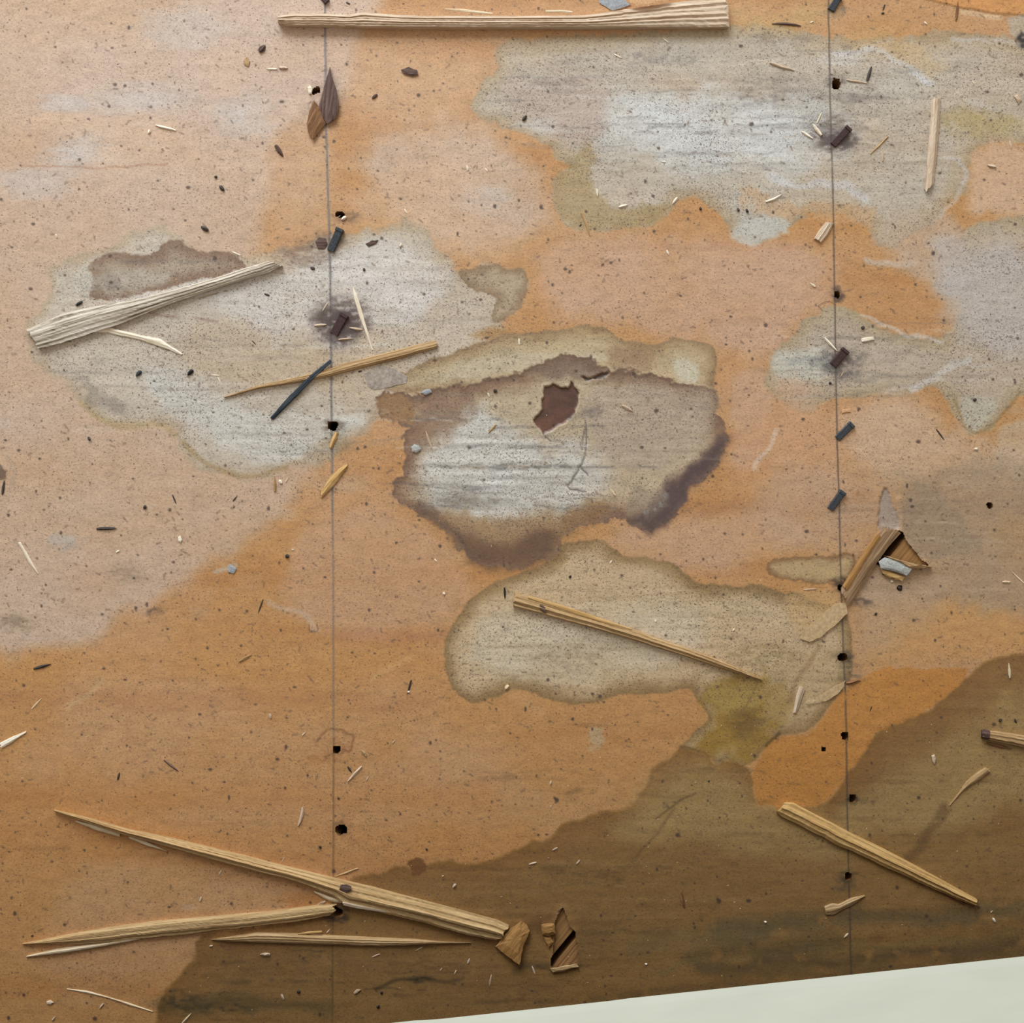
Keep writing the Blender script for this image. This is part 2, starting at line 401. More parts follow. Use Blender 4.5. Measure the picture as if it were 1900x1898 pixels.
patch([(140, 690), (190, 730), (240, 740), (230, 770), (170, 760)], (130, 118, 106), a=.55, soft=10, warp=10, mott=.4)
# brown tide mark D above the grey stick
patch([(166, 505), (167, 487), (208, 469), (237, 471), (253, 476), (298, 466), (303, 453), (322, 447), (337, 447), (356, 464), (379, 467), (419, 466), (445, 479), (460, 494), (440, 505), (330, 530), (200, 560), (160, 552), (176, 528)], (138, 110, 88), a=.9, soft=2.5, warp=4, wscale=14,
      inner=((168, 148, 126), 40), rim=((122, 92, 70), 9, .6))
patch([(200, 500), (270, 496), (330, 510), (260, 545), (190, 560)], (184, 174, 160), a=.6, soft=10, warp=8)
blob(155, 525, 36, 26, (186, 182, 172), .5, .6)
blob(205, 520, 18, 16, (120, 104, 96), .4, .5)
# E lobe
patch([(849, 509), (865, 499), (896, 495), (918, 488), (939, 500), (962, 495), (976, 508), (982, 523), (974, 549), (962, 576), (923, 601), (905, 590), (925, 560), (915, 545), (880, 540), (862, 530)], (150, 124, 94), a=.85, soft=3, warp=4, wscale=12, inner=((176, 154, 126), 24), rim=((128, 100, 70), 6, .7))
blob(915, 620, 34, 12, (166, 118, 62), .7, .6)
stroke([(340, 820), (370, 858), (430, 884), (480, 884), (530, 868)], 9, (160, 132, 88), .6, soft=4, warp=4)
stroke([(150, 745), (185, 778), (230, 790), (300, 786), (322, 810)], 10, (176, 152, 100), .5, soft=5, warp=5)
stroke([(638, 836), (690, 780), (712, 742)], 6, (160, 132, 110), .4, soft=3)

# ---- B : olive ring above the centre stain
patch([(930, 622), (1000, 616), (1040, 612), (1061, 606), (1082, 600), (1110, 605), (1134, 617), (1174, 637), (1216, 641), (1235, 632), (1258, 626), (1300, 634), (1319, 641), (1332, 659), (1328, 690), (1324, 712), (1333, 746), (1327, 773), (1290, 740), (1100, 700), (870, 720), (700, 735), (760, 680), (880, 640)],
      (170, 142, 100), a=.9, soft=2.5, warp=4, wscale=16, rim=((128, 100, 72), 9, .75), inner=((188, 168, 134), 34), grain=10, mott=.1)
patch([(1250, 665), (1292, 672), (1300, 700), (1270, 715), (1245, 700)], (204, 198, 178), a=.7, soft=8, warp=8)
patch([(880, 660), (1010, 650), (1120, 655), (1140, 672), (1000, 680), (860, 705), (800, 715)], (198, 182, 156), a=.7, soft=10, warp=8, grain=10)
patch([(1130, 640), (1220, 645), (1200, 690), (1140, 680)], (150, 118, 88), a=.6, soft=12, warp=10, mott=.3)

# ---- A : centre stain with the dark ragged tide line
A_OUT = [(701, 724), (740, 726), (778, 738), (804, 725), (844, 712), (873, 716), (907, 701), (949, 694), (1003, 675), (1042, 659), (1076, 661), (1097, 671), (1132, 690), (1161, 688), (1200, 694), (1240, 701), (1266, 715), (1300, 716), (1324, 720), (1332, 746), (1327, 773), (1343, 788), (1349, 810), (1343, 844), (1324, 870), (1306, 889), (1274, 904), (1276, 928), (1240, 966),
         (1213, 979), (1195, 993), (1186, 977), (1161, 971), (1155, 960), (1119, 970), (1092, 971), (1063, 984), (1043, 997), (1041, 1026), (1018, 1042), (995, 1041), (975, 1054), (931, 1051), (902, 1053), (870, 1034), (849, 1016), (831, 992), (802, 967), (778, 954), (765, 949), (738, 933), (727, 910), (728, 896), (749, 881), (748, 862), (750, 828), (748, 804), (764, 796), (744, 788), (723, 778), (702, 773)]
slA, sdA = patch(A_OUT, (140, 108, 82), a=.96, soft=2, warp=6, wscale=12, rim=((92, 66, 54), 9, .7), inner=((186, 166, 138), 54), dirt=.58, grain=8, mott=.06, lift=.25)
patch([(820, 800), (900, 760), (1000, 800), (1060, 830), (1110, 850), (1130, 900), (1080, 950), (960, 970), (850, 950), (790, 910), (790, 840)], (206, 202, 196), a=.88, soft=28, warp=22, wscale=60, grain=34, mott=.15)
patch([(1110, 700), (1240, 712), (1320, 740), (1330, 790), (1290, 860), (1200, 880), (1120, 840), (1080, 760)], (176, 156, 136), a=.75, soft=24, warp=16, wscale=60, grain=12, mott=.2)
patch([(780, 745), (860, 722), (880, 760), (800, 830), (760, 820), (775, 790)], (138, 108, 86), a=.75, soft=18, warp=12, mott=.25)
patch([(703, 727), (760, 735), (772, 790), (740, 785), (704, 770)], (150, 112, 74), a=.85, soft=4, warp=5, mott=.2)
patch([(790, 945), (900, 955), (1000, 950), (1060, 960), (1040, 1024), (975, 1050), (900, 1050), (850, 1010)], (150, 114, 74), a=.7, soft=20, warp=12, mott=.2)
patch([(840, 975), (900, 1005), (980, 1000), (980, 985), (1040, 990), (1038, 1024), (1015, 1040), (975, 1052), (905, 1050), (870, 1030)], (100, 70, 50), a=.8, soft=16, warp=10, wscale=30, mott=.2)
patch([(890, 955), (910, 965), (915, 985), (880, 990)], (168, 130, 84), a=.5, soft=8, warp=6)
patch([(1346, 800), (1346, 840), (1326, 868), (1306, 887), (1276, 902), (1274, 928), (1240, 964), (1212, 978), (1195, 990), (1186, 974), (1160, 968), (1190, 945), (1240, 900), (1300, 850)], (80, 60, 60), a=.88, soft=12, warp=7, wscale=24, mott=.1)
patch([(760, 945), (830, 985), (850, 1014), (880, 1036), (860, 1000), (820, 960), (780, 930)], (96, 70, 52), a=.6, soft=7, warp=6)
patch([(1060, 930), (1130, 930), (1120, 966), (1070, 975), (1040, 985)], (146, 108, 66), a=.7, soft=10, warp=9, mott=.3)
patch([(960, 690), (1040, 664), (1095, 676), (1125, 690), (1080, 705), (1020, 700)], (120, 96, 78), a=.7, soft=8, warp=7)
patch([(1170, 905), (1220, 900), (1240, 930), (1200, 965), (1165, 955)], (150, 132, 112), a=.55, soft=12, warp=10)
for (x, y, rx, ry) in [(1235, 920, 5, 6), (1226, 936, 4, 5), (1200, 950, 5, 4), (1215, 945, 3, 4)]: blob(x, y, rx, ry, (150, 150, 150), .5, .5)
for (y, x0, x1, w, a) in [(868, 900, 1060, 7, .6), (906, 840, 970, 6, .55), (820, 960, 1080, 4, .35), (850, 1010, 1080, 8, .3), (930, 800, 960, 8, .25), (885, 930, 1060, 4, .3)]:
    stroke([(x0, y), ((x0 + x1) / 2, y - 2), (x1, y)], w, (104, 100, 98), a, soft=3, warp=5, wscale=20, broken=.36)
for pts in [[(1087, 780), (1088, 830), (1084, 857), (1076, 865)], [(1076, 865), (1062, 890), (1050, 907), (1084, 911)], [(1076, 865), (1090, 882)], [(1008, 804), (1020, 818)], [(1084, 800), (1080, 835)]]:
    stroke(pts, 2.4, (72, 66, 64), .75, soft=1.4, warp=2, wscale=10, dz=-.3)
blob(1096, 765, 20, 9, (92, 84, 84), .5, .6, grit=.5)
blob(880, 930, 46, 16, (120, 104, 84), .45, .7, grit=.4); blob(840, 925, 30, 14, (120, 104, 84), .35, .7, grit=.4)

# ---- H : olive stain below the centre
H_OUT = [(923, 1079), (896, 1096), (870, 1113), (854, 1138), (838, 1162), (826, 1195), (824, 1227), (831, 1261), (843, 1285), (870, 1302), (889, 1303), (923, 1293), (944, 1280), (984, 1282), (1016, 1295), (1048, 1303), (1076, 1307), (1108, 1303), (1134, 1292), (1187, 1287), (1240, 1287), (1266, 1278), (1287, 1279), (1296, 1302), (1319, 1329), (1300, 1348),
         (1287, 1356), (1266, 1382), (1287, 1396), (1313, 1394), (1319, 1419), (1335, 1422), (1345, 1411), (1382, 1425), (1424, 1384), (1444, 1361), (1474, 1366), (1505, 1357), (1532, 1324), (1569, 1272), (1584, 1246), (1580, 1190), (1576, 1150), (1560, 1132), (1530, 1118), (1490, 1104), (1450, 1098), (1411, 1087), (1345, 1087), (1292, 1082), (1270, 1062), (1253, 1047), (1221, 1036), (1145, 1029), (1134, 1018), (1113, 1001), (1075, 1004), (1042, 1008), (1030, 1040), (980, 1058)]
patch(H_OUT, (152, 124, 82), a=.88, soft=2.6, warp=3.5, wscale=26, rim=((124, 94, 54), 7, .6), inner=((200, 176, 142), 36), dirt=.58, grain=8, mott=.1)
patch([(900, 1150), (980, 1110), (1150, 1110), (1260, 1130), (1320, 1180), (1200, 1240), (1000, 1250), (880, 1230), (880, 1190)], (206, 190, 166), a=.75, soft=26, warp=18, wscale=60, grain=16, mott=.25)
patch([(1290, 1280), (1400, 1240), (1480, 1290), (1440, 1350), (1390, 1415), (1345, 1400), (1320, 1400), (1280, 1384), (1330, 1330)], (152, 116, 44), a=.85, soft=14, warp=12, mott=.25)
patch([(1320, 1265), (1400, 1262), (1420, 1300), (1340, 1330), (1300, 1300)], (168, 140, 76), a=.7, soft=14, warp=10, mott=.3)
patch([(1440, 1240), (1540, 1200), (1580, 1220), (1520, 1320), (1450, 1350), (1400, 1320)], (176, 148, 104), a=.6, soft=16, warp=12, mott=.3)
patch([(1480, 1180), (1500, 1192), (1545, 1160), (1572, 1130), (1566, 1100), (1520, 1090), (1440, 1120)], (200, 162, 112), a=.6, soft=10, warp=8)
blob(1385, 1345, 34, 22, (104, 78, 34), .6, .7); blob(1060, 1225, 60, 24, (126, 96, 72), .35, .7, grit=.3); blob(1420, 1215, 60, 18, (120, 100, 46), .4, .7, grit=.3); blob(1130, 1180, 60, 20, (150, 136, 110), .3, .7)
stroke([(1424, 1384), (1444, 1361)], 7, (84, 60, 22), .7, soft=3, warp=3)
stroke([(1266, 1382), (1287, 1396), (1313, 1394), (1319, 1419), (1335, 1422), (1345, 1411), (1382, 1425)], 3, (96, 68, 24), .6, soft=2, warp=3)
stroke([(1190, 1500), (1240, 1440), (1270, 1385)], 8, (140, 100, 44), .35, soft=4, warp=5)
stroke([(1404, 1266), (1392, 1300), (1370, 1330)], 4, (120, 92, 50), .4, soft=2)
stroke([(1460, 1300), (1500, 1230), (1520, 1200)], 8, (132, 100, 66), .4, soft=4, warp=4)

# ---- J : wide olive brown stain along the wall
patch([(640, 1636), (700, 1622), (733, 1609), (791, 1606), (823, 1598), (860, 1602), (896, 1601), (933, 1588), (965, 1574), (990, 1557), (1011, 1566), (1037, 1532), (1070, 1520), (1108, 1511), (1150, 1503), (1179, 1490), (1203, 1453), (1213, 1422), (1250, 1401), (1266, 1384), (1287, 1396), (1313, 1394), (1319, 1419), (1335, 1422), (1345, 1411), (1382, 1425), (1393, 1426),
       (1398, 1477), (1406, 1498), (1440, 1498), (1505, 1501), (1547, 1477), (1560, 1456), (1570, 1424), (1582, 1424), (1605, 1392), (1627, 1361), (1653, 1345), (1690, 1330), (1727, 1319), (1742, 1298), (1790, 1261), (1822, 1229), (1848, 1222), (1960, 1200), (3900, 1100), (3900, 2400), (280, 2400),
       (284, 1880), (329, 1809), (369, 1782), (366, 1742), (420, 1728), (560, 1712), (620, 1690)], (132, 92, 45), a=.88, soft=5, warp=4, wscale=26, rim=((124, 90, 34), 6, .55), inner=((136, 101, 54), 60), grain=8, mott=.1)
patch([(1230, 1420), (1330, 1424), (1390, 1440), (1400, 1500), (1600, 1500), (1700, 1430), (1840, 1300), (1960, 1280), (1960, 1480), (1700, 1560), (1400, 1580), (1200, 1560), (1120, 1530), (1190, 1500)], (168, 138, 88), a=.75, soft=30, warp=22, wscale=80, grain=8, mott=.2)
patch([(1560, 1530), (1760, 1560), (1960, 1540), (1960, 1660), (1760, 1672), (1600, 1640)], (152, 116, 66), a=.55, soft=24, warp=16, grain=8)
# streaks of grime along the wall
for (pts, w, col, a) in [([(1330, 1728), (1480, 1712), (1640, 1704), (1900, 1690)], 30, (84, 76, 54), .6), ([(1200, 1800), (1400, 1775), (1600, 1752), (1900, 1735)], 14, (124, 106, 64), .5), ([(1300, 1800), (1500, 1785), (1700, 1770), (1900, 1752)], 22, (72, 60, 40), .55),
                         ([(1280, 1770), (1420, 1760), (1560, 1745)], 26, (76, 68, 48), .45), ([(300, 1868), (420, 1858), (600, 1866)], 20, (66, 58, 34), .45), ([(700, 1830), (780, 1822), (860, 1817)], 6, (48, 38, 22), .7), ([(960, 1800), (1010, 1796), (1030, 1792)], 14, (66, 54, 32), .5),
                         ([(1180, 1750), (1300, 1738), (1420, 1730)], 40, (104, 90, 60), .4), ([(1100, 1850), (1400, 1820), (1900, 1770)], 20, (84, 66, 38), .4), ([(400, 1790), (700, 1790), (1000, 1840)], 60, (112, 82, 46), .4)]:
    stroke(pts, w, col, a * .9, soft=w * .6, warp=11, wscale=46, broken=.22)
stroke([(1690, 1596), (1716, 1560), (1730, 1530), (1756, 1498)], 18, (104, 76, 44), .55, soft=6, warp=5, broken=.2)
stroke([(1220, 1520), (1240, 1500), (1266, 1480), (1290, 1470)], 4, (90, 66, 36), .6, soft=2, warp=3, broken=.2)
stroke([(1170, 1600), (1215, 1555), (1250, 1500)], 3, (96, 72, 44), .45, soft=2, warp=3)
blob(1140, 1632, 36, 12, (92, 68, 40), .5, .7, grit=.4); blob(330, 1860, 50, 18, (52, 46, 26), .6, .7, grit=.4); blob(420, 1870, 60, 14, (52, 46, 26), .5, .7, grit=.4); blob(780, 1818, 22, 7, (44, 36, 20), .7, .6, grit=.5)
blob(1005, 1715, 28, 18, (100, 66, 36), .5, .6); blob(1100, 1740, 40, 40, (104, 78, 46), .35, .7)
patch([(757, 1600), (775, 1590), (787, 1596), (790, 1616), (776, 1624), (760, 1616)], (112, 70, 30), a=.85, soft=2, warp=4, wscale=10)
blob(560, 1675, 40, 20, (176, 112, 52), .5, .6)
# orange island K
patch([(1424, 1386), (1446, 1364), (1474, 1368), (1505, 1360), (1532, 1326), (1569, 1274), (1640, 1236), (1700, 1240), (1800, 1236), (1790, 1261), (1742, 1298), (1727, 1319), (1653, 1345), (1627, 1361), (1605, 1392), (1582, 1424), (1566, 1436), (1558, 1456), (1547, 1477), (1505, 1499), (1440, 1497), (1408, 1496), (1400, 1476), (1396, 1430)], (190, 128, 58), a=.85, soft=3, warp=4, mott=.12)

# ---- N : lens shaped tide mark by the second line
patch([(1417, 1050), (1439, 1037), (1479, 1032), (1520, 1032), (1547, 1034), (1569, 1021), (1582, 1026), (1590, 1040), (1584, 1061), (1572, 1076), (1558, 1088), (1542, 1079), (1524, 1085), (1492, 1079), (1458, 1074), (1434, 1069)], (154, 122, 84), a=.9, soft=2, warp=3, wscale=12, rim=((120, 82, 46), 4, .8), inner=((184, 158, 116), 14), mott=.1)

# ---- small marks
stroke([(42, 306), (90, 308), (140, 312), (200, 310), (260, 306), (311, 304)], 2.5, (164, 114, 84), .6, soft=1.6, warp=3)
stroke([(274, 580), (320, 588), (360, 588), (403, 598)], 5, (136, 100, 92), .5, soft=3, warp=3, broken=.25)
stroke([(1440, 800), (1428, 825), (1412, 850), (1400, 870)], 10, (216, 188, 166), .7, soft=3, warp=4)
stroke([(495, 1118), (530, 1130), (560, 1138), (576, 1158)], 10, (200, 176, 158), .5, soft=4, warp=5)
stroke([(400, 1062), (436, 1050)], 9, (190, 186, 180), .5, soft=3)
stroke([(130, 1310), (160, 1290), (190, 1262)], 12, (208, 174, 132), .4, soft=5, warp=4)
stroke([(690, 1262), (720, 1240), (760, 1220)], 10, (206, 166, 112), .4, soft=5, warp=4)
stroke([(320, 1372), (400, 1368), (470, 1366)], 3, (212, 164, 108), .4, soft=2)
stroke([(100, 1000), (130, 1002), (150, 998)], 16, (176, 172, 168), .5, soft=5, warp=6, broken=.3)
blob(120, 1010, 22, 10, (160, 156, 150), .5, .6, grit=.5); blob(35, 1155, 26, 18, (110, 92, 66), .45, .7, grit=.4); blob(230, 1065, 36, 20, (128, 112, 92), .35, .7, grit=.3); blob(285, 1135, 16, 8, (60, 48, 44), .6, .6, grit=.3)
blob(1105, 1368, 14, 20, (188, 164, 130), .7, .4); blob(1090, 1345, 40, 4, (140, 96, 54), .4, .6)
stroke([(950, 1285), (1000, 1320)], 22, (204, 160, 112), .3, soft=8)
patch([(0, 862), (8, 866), (13, 880), (10, 890), (-10, 890), (-10, 862)], (110, 84, 66), a=.9, soft=2, warp=3, wscale=10)
stroke([(15, 850), (28, 872), (22, 892)], 10, (176, 150, 126), .5, soft=4)
patch([(572, 1160), (578, 1156), (590, 1160), (594, 1172), (584, 1174), (574, 1173)], (200, 160, 126), a=.9, soft=1.5, warp=1)
for pts in [[(574, 1160), (574, 1173), (592, 1172), (588, 1158)], [(1518, 568), (1530, 560), (1540, 560), (1550, 566)], [(1518, 568), (1526, 576)]]:
    stroke(pts, 1.8, (96, 70, 52), .7, soft=1.2, warp=1)
# older overlapping sheet in the upper right corner
slo, sdo = patch([(1700, -4), (1760, 9), (1848, 27), (1905, 27), (2400, 80), (2400, -800), (1600, -800)], (206, 144, 82), a=.9, soft=1.5, warp=1.5, mott=.08)
HGT[slo] += .8 * sstep(1.2, -1.2, sdo)          # upper sheet overlaps the lower one
stroke([(1785, 22), (1855, 34)], 9, (216, 184, 146), .7, soft=2, warp=2)
patch([(1868, 30), (1905, 28), (1905, 76), (1874, 66), (1872, 48)], (180, 166, 148), a=.8, soft=2, warp=3)
stroke([(1380, 30), (1450, 50), (1520, 20)], 40, (196, 164, 108), .4, soft=18, warp=10)

# ---- fine streaks where the boards' grain has printed through
def streaks(x0, y0, x1, y1, n, cols, amax=.32, seed=1, wmax=5):
    rn = random.Random(seed)
    for _ in range(n):
        x = rn.uniform(x0, x1); y = rn.uniform(y0, y1); L = rn.uniform(20, 120)
        w = rn.uniform(1.6, wmax)
        stroke([(x - L, y + rn.uniform(-2, 2)), (x, y), (x + L, y + rn.uniform(-2, 2))], w, rn.choice(cols), rn.uniform(.08, amax), soft=w * .6, warp=4, wscale=24, broken=.34)
DG = [(112, 104, 98), (134, 120, 108), (226, 222, 216), (150, 130, 108), (96, 90, 88)]
streaks(960, 90, 1720, 320, 110, DG, .4, 1)
streaks(170, 470, 860, 840, 110, DG, .34, 2)
streaks(800, 760, 1120, 950, 70, DG + [(84, 80, 80)], .5, 3)
streaks(1100, 700, 1330, 870, 24, DG, .25, 4)
streaks(1440, 580, 1890, 740, 60, DG, .28, 5)
streaks(870, 1090, 1500, 1280, 90, [(140, 116, 84), (120, 98, 70), (218, 200, 168)], .32, 6)
streaks(900, 1420, 1890, 1800, 110, [(96, 72, 40), (166, 132, 84), (78, 60, 36)], .3, 7, 9)
streaks(20, 1180, 820, 1680, 60, [(160, 106, 56), (204, 150, 96), (140, 92, 52)], .22, 8, 9)
streaks(1590, 900, 1890, 1110, 50, [(124, 104, 86), (196, 172, 146)], .3, 9)
streaks(380, 1760, 1100, 1860, 50, [(76, 56, 30), (130, 94, 52), (52, 40, 24)], .35, 10, 7)
streaks(0, 540, 560, 1150, 50, [(160, 136, 122), (214, 198, 188)], .2, 11)

# ---- chalk lines snapped over the joists
LINE_A = [(603, -900), (603, 0), (603.5, 53), (605, 237), (608, 342), (611, 432), (613, 496), (614, 638), (615.5, 765), (617, 950), (618, 1060), (619, 1213), (619, 1371), (619, 1530), (617, 1793), (617, 2300)]
LINE_B = [(1530, -900), (1537, 0), (1540, 184), (1544, 316), (1546, 395), (1548, 500), (1549, 580), (1551, 712), (1555, 870), (1558, 960), (1559, 1037), (1565, 1213), (1569, 1292), (1571, 1420), (1574, 1609), (1579, 1793), (1590, 2300)]
stroke(LINE_A[:10], 4.2, (112, 108, 108), .82, soft=1.3, warp=.5, smooth=0, broken=.05)
stroke(LINE_A[9:13], 3.8, (118, 104, 94), .62, soft=1.6, warp=.5, smooth=0, broken=.12)
stroke(LINE_A[12:], 3.2, (86, 62, 36), .5, soft=1.6, warp=.5, smooth=0, broken=.12)
stroke(LINE_B, 2.6, (74, 62, 54), .85, soft=1.3, warp=.5, smooth=0, broken=.03)

# ---- soot and rust around the fasteners
for (x, y, rx, ry, a, c) in [(632, 600, 44, 36, .85, (58, 40, 38)), (600, 590, 20, 24, .6, (80, 66, 58)), (560, 470, 46, 22, .6, (120, 92, 72)), (615, 450, 30, 20, .55, (96, 76, 62)), (640, 402, 24, 10, .6, (96, 74, 58)), (600, 190, 36, 50, .35, (150, 116, 96)), (1552, 262, 34, 22, .8, (70, 54, 52)),
                            (1520, 225, 30, 22, .35, (120, 116, 112)), (1556, 225, 24, 14, .5, (112, 92, 74)), (1552, 150, 18, 12, .6, (74, 62, 56)), (1560, 180, 50, 14, .25, (110, 100, 90)), (1553, 546, 12, 12, .8, (58, 46, 42)), (1552, 672, 36, 28, .7, (76, 70, 70)), (1500, 672, 46, 10, .5, (120, 122, 124)), (1600, 700, 40, 10, .35, (110, 104, 98)),
                            (618, 790, 22, 14, .6, (80, 66, 50)), (618, 825, 30, 16, .4, (120, 104, 70)), (1560, 1080, 14, 14, .7, (50, 36, 26)), (1568, 1222, 16, 12, .7, (50, 42, 34)), (1580, 1250, 20, 18, .5, (96, 84, 66)), (1582, 1482, 9, 9, .8, (30, 26, 22)), (1590, 1490, 40, 8, .35, (70, 66, 46)), (1574, 1627, 12, 12, .6, (40, 36, 30)), (1568, 1640, 20, 20, .4, (84, 72, 52)),
                            (626, 1395, 36, 30, .35, (150, 96, 52)), (632, 1535, 16, 14, .4, (90, 60, 36)), (622, 1695, 22, 16, .8, (46, 30, 20)), (1596, 1118, 18, 10, .6, (60, 50, 46)), (1556, 940, 16, 10, .3, (90, 80, 70)), (1600, 915, 24, 5, .5, (150, 96, 52)), (1551, 20, 20, 12, .5, (96, 90, 86)), (1897, 76, 9, 12, .9, (30, 28, 28)),
                            (1590, 1690, 26, 14, .4, (82, 66, 48)), (1612, 165, 14, 8, .35, (80, 70, 66)), (1570, 90, 10, 5, .3, (90, 80, 70)), (636, 634, 30, 10, .35, (110, 104, 100)), (660, 600, 24, 12, .5, (90, 70, 60))]:
    blob(x, y, rx, ry, c, a, .6, grit=.75 if a > .5 else .35)
stroke([(585, 1370), (618, 1350), (650, 1362), (656, 1376), (640, 1398), (618, 1406), (600, 1410)], 4, (112, 70, 38), .55, soft=2.5, warp=6, wscale=12, broken=.25)

# fine grit ground into the sheet: sparse dark and light dots
rr = np.random.default_rng(5)
for i in range(2200):
    x = rr.uniform(-10, 1910); y = rr.uniform(-10, 1890)
    r = rr.choice([1.0, 1.4, 2.0, 2.8], p=[.5, .3, .15, .05])
    ix = np.searchsorted(XS, x); iy = np.searchsorted(YS, y)
    sl = (slice(max(iy - 3, 0), iy + 4), slice(max(ix - 3, 0), ix + 4))
    d = np.hypot((GX[sl] - x) * rr.uniform(.6, 1.2), (GY[sl] - y) * rr.uniform(.6, 1.2))
    mixin(sl, (70, 52, 42), np.clip(1.2 * (r - d) / 2 + .4, 0, .8))
for i in range(1100):       # fibres
    x = rr.uniform(-10, 1910); y = rr.uniform(-10, 1890); an = rr.normal(0, .7); L = rr.uniform(1.2, 4.2)
    ix = np.searchsorted(XS, x); iy = np.searchsorted(YS, y)
    sl = (slice(max(iy - 6, 0), iy + 7), slice(max(ix - 6, 0), ix + 7))
    d = sdist(GX[sl], GY[sl], [(x - L * math.cos(an), y - L * math.sin(an)), (x + L * math.cos(an), y + L * math.sin(an))], False)
    mixin(sl, (104, 80, 64), np.clip(.75 * (2.2 - d) / 2, 0, .5))

# ------------------------------------------------------------------ relief of the paper
HGT += 0.9 * (fbm(GX, GY, 260, 200, 50, 3) - .5) + 0.25 * (fbm(GX, GY, 40, 30, 55, 2) - .5)
SN = (0.773, 0.635)                          # normal of the diagonal subfloor seams
SEAMS = [133, 580, 1019, 1472, 1925, 2372]
u = GX * SN[0] + GY * SN[1]
for c in SEAMS:
    HGT -= 0.14 * np.exp(-((u - c - 6 * (fbm(GX, GY, 200, 200, 58, 2) - .5)) / 9.0) ** 2)
HGT += 0.35 * np.exp(-((GY - 1745 + (GX - 1400) * .07) / 14.0) ** 2) * sstep(1180, 1400, GX)

# torn spot in the centre stain: top ply missing, darker tar ply below
TEAR = [(1009, 718), (1026, 713), (1055, 721), (1061, 708), (1066, 716), (1075, 728), (1071, 757), (1061, 775), (1040, 788), (1008, 804), (989, 779), (1003, 765), (1007, 738)]
TEAR2 = [(1078, 700), (1097, 702), (1116, 694), (1132, 690), (1121, 701), (1100, 704), (1086, 707)]
for P, colr, dep in [(TEAR, (92, 58, 44), 1.5), (TEAR2, (78, 60, 50), 1.2)]:
    sl = window(980, 680, 1140, 810, 10)
    sd = sdist(GX[sl] + 2.4 * (vnoise(GX[sl], GY[sl], 8, 8, 61) - .5) * 2, GY[sl] + 2.4 * (vnoise(GX[sl], GY[sl], 8, 8, 62) - .5) * 2, P)
    m = sstep(1.2, -1.2, sd)
    cc = np.array(colr, np.float32) * (0.75 + 0.6 * fbm(GX[sl], GY[sl], 20, 14, 63, 3))[..., None]
    C[sl] = C[sl] * (1 - m[..., None]) + cc * m[..., None]
    GLOSS[sl] = np.maximum(GLOSS[sl], m * .8)
    HGT[sl] += -dep * m + .45 * np.exp(-((sd - 3) / 5) ** 2) * (sd > -1)
# curled paper edges at the other tears
def curl(P, amp, w, dz_in):
    xs = [p[0] for p in P]; ys = [p[1] for p in P]
    sl = window(min(xs), min(ys), max(xs), max(ys), 20)
    d = sdist(GX[sl], GY[sl], P, False)
    HGT[sl] += amp * np.exp(-(d / w) ** 2)
curl([(1500, 1305), (1530, 1300), (1556, 1285), (1566, 1272)], .7, 4, 0)
curl([(1668, 925), (1674, 960), (1672, 990)], .8, 5, 0)
slg, sdg = patch([(1638, 905), (1648, 908), (1658, 940), (1668, 965), (1668, 985), (1636, 990), (1628, 970), (1632, 940)], (164, 146, 132), a=.9, soft=1.5, warp=2, wscale=10, mott=.15)
HGT[slg] -= 1.3 * sstep(1.5, -1.5, sdg)          # top ply gone: the grey ply lies lower

# nail holes driven through paper and board (deep pits) and holes torn right through
PITS = [(617, 790, 8, 7), (624, 1391, 6, 7), (632, 1539, 9, 9), (624, 1692, 11, 8), (1564, 1220, 9, 6), (1568, 1366, 5.5, 6.5), (1582, 1482, 5.5, 7), (1574, 1627, 6, 6), (1551, 156, 7, 9), (1553, 547, 5, 5),
        (1560, 1090, 5, 5), (586, 168, 9, 5), (1529, 1390, 3.5, 3), (630, 398, 8, 5), (1837, 938, 4, 5), (1670, 1092, 4, 4)]
pit_hole = np.zeros((NY, NX), bool)
for (x, y, rx, ry) in PITS:
    sl = window(x - 22, y - 22, x + 22, y + 22, 0)
    t_ = .25 * math.sin(x * 3.1 + y); ca, sa = math.cos(t_), math.sin(t_)
    ux = ((GX[sl] - x) * ca + (GY[sl] - y) * sa) / rx; uy = (-(GX[sl] - x) * sa + (GY[sl] - y) * ca) / ry
    r = (np.abs(ux) ** 4 + np.abs(uy) ** 4) ** .25 + .6 * (vnoise(GX[sl], GY[sl], 6, 6, 70) - .5)
    pit_hole[sl] |= r < .95

HOLES = [[(1045, 1684), (1036, 1698), (1029, 1716), (1030, 1740), (1026, 1770), (1022, 1790), (1030, 1795), (1052, 1792), (1072, 1787), (1071, 1762), (1068, 1742), (1066, 1730), (1056, 1718), (1052, 1704)],
         [(1642, 980), (1636, 990), (1624, 1005), (1612, 1022), (1604, 1036), (1640, 1052), (1664, 1044), (1690, 1046), (1722, 1049), (1706, 1036), (1692, 1020), (1680, 1003), (1674, 988), (1660, 985)]]
hole = pit_hole.copy()
for P in HOLES:
    xs = [p[0] for p in P]; ys = [p[1] for p in P]
    sl = window(min(xs), min(ys), max(xs), max(ys), 12)
    sd = sdist(GX[sl] + 3 * (vnoise(GX[sl], GY[sl], 9, 9, 64) - .5), GY[sl] + 3 * (vnoise(GX[sl], GY[sl], 9, 9, 65) - .5), P)
    hole[sl] |= sd < 0
    HGT[sl] += .6 * np.exp(-(np.maximum(sd, 0) / 6) ** 2)

C = np.clip(C, 4, 250)

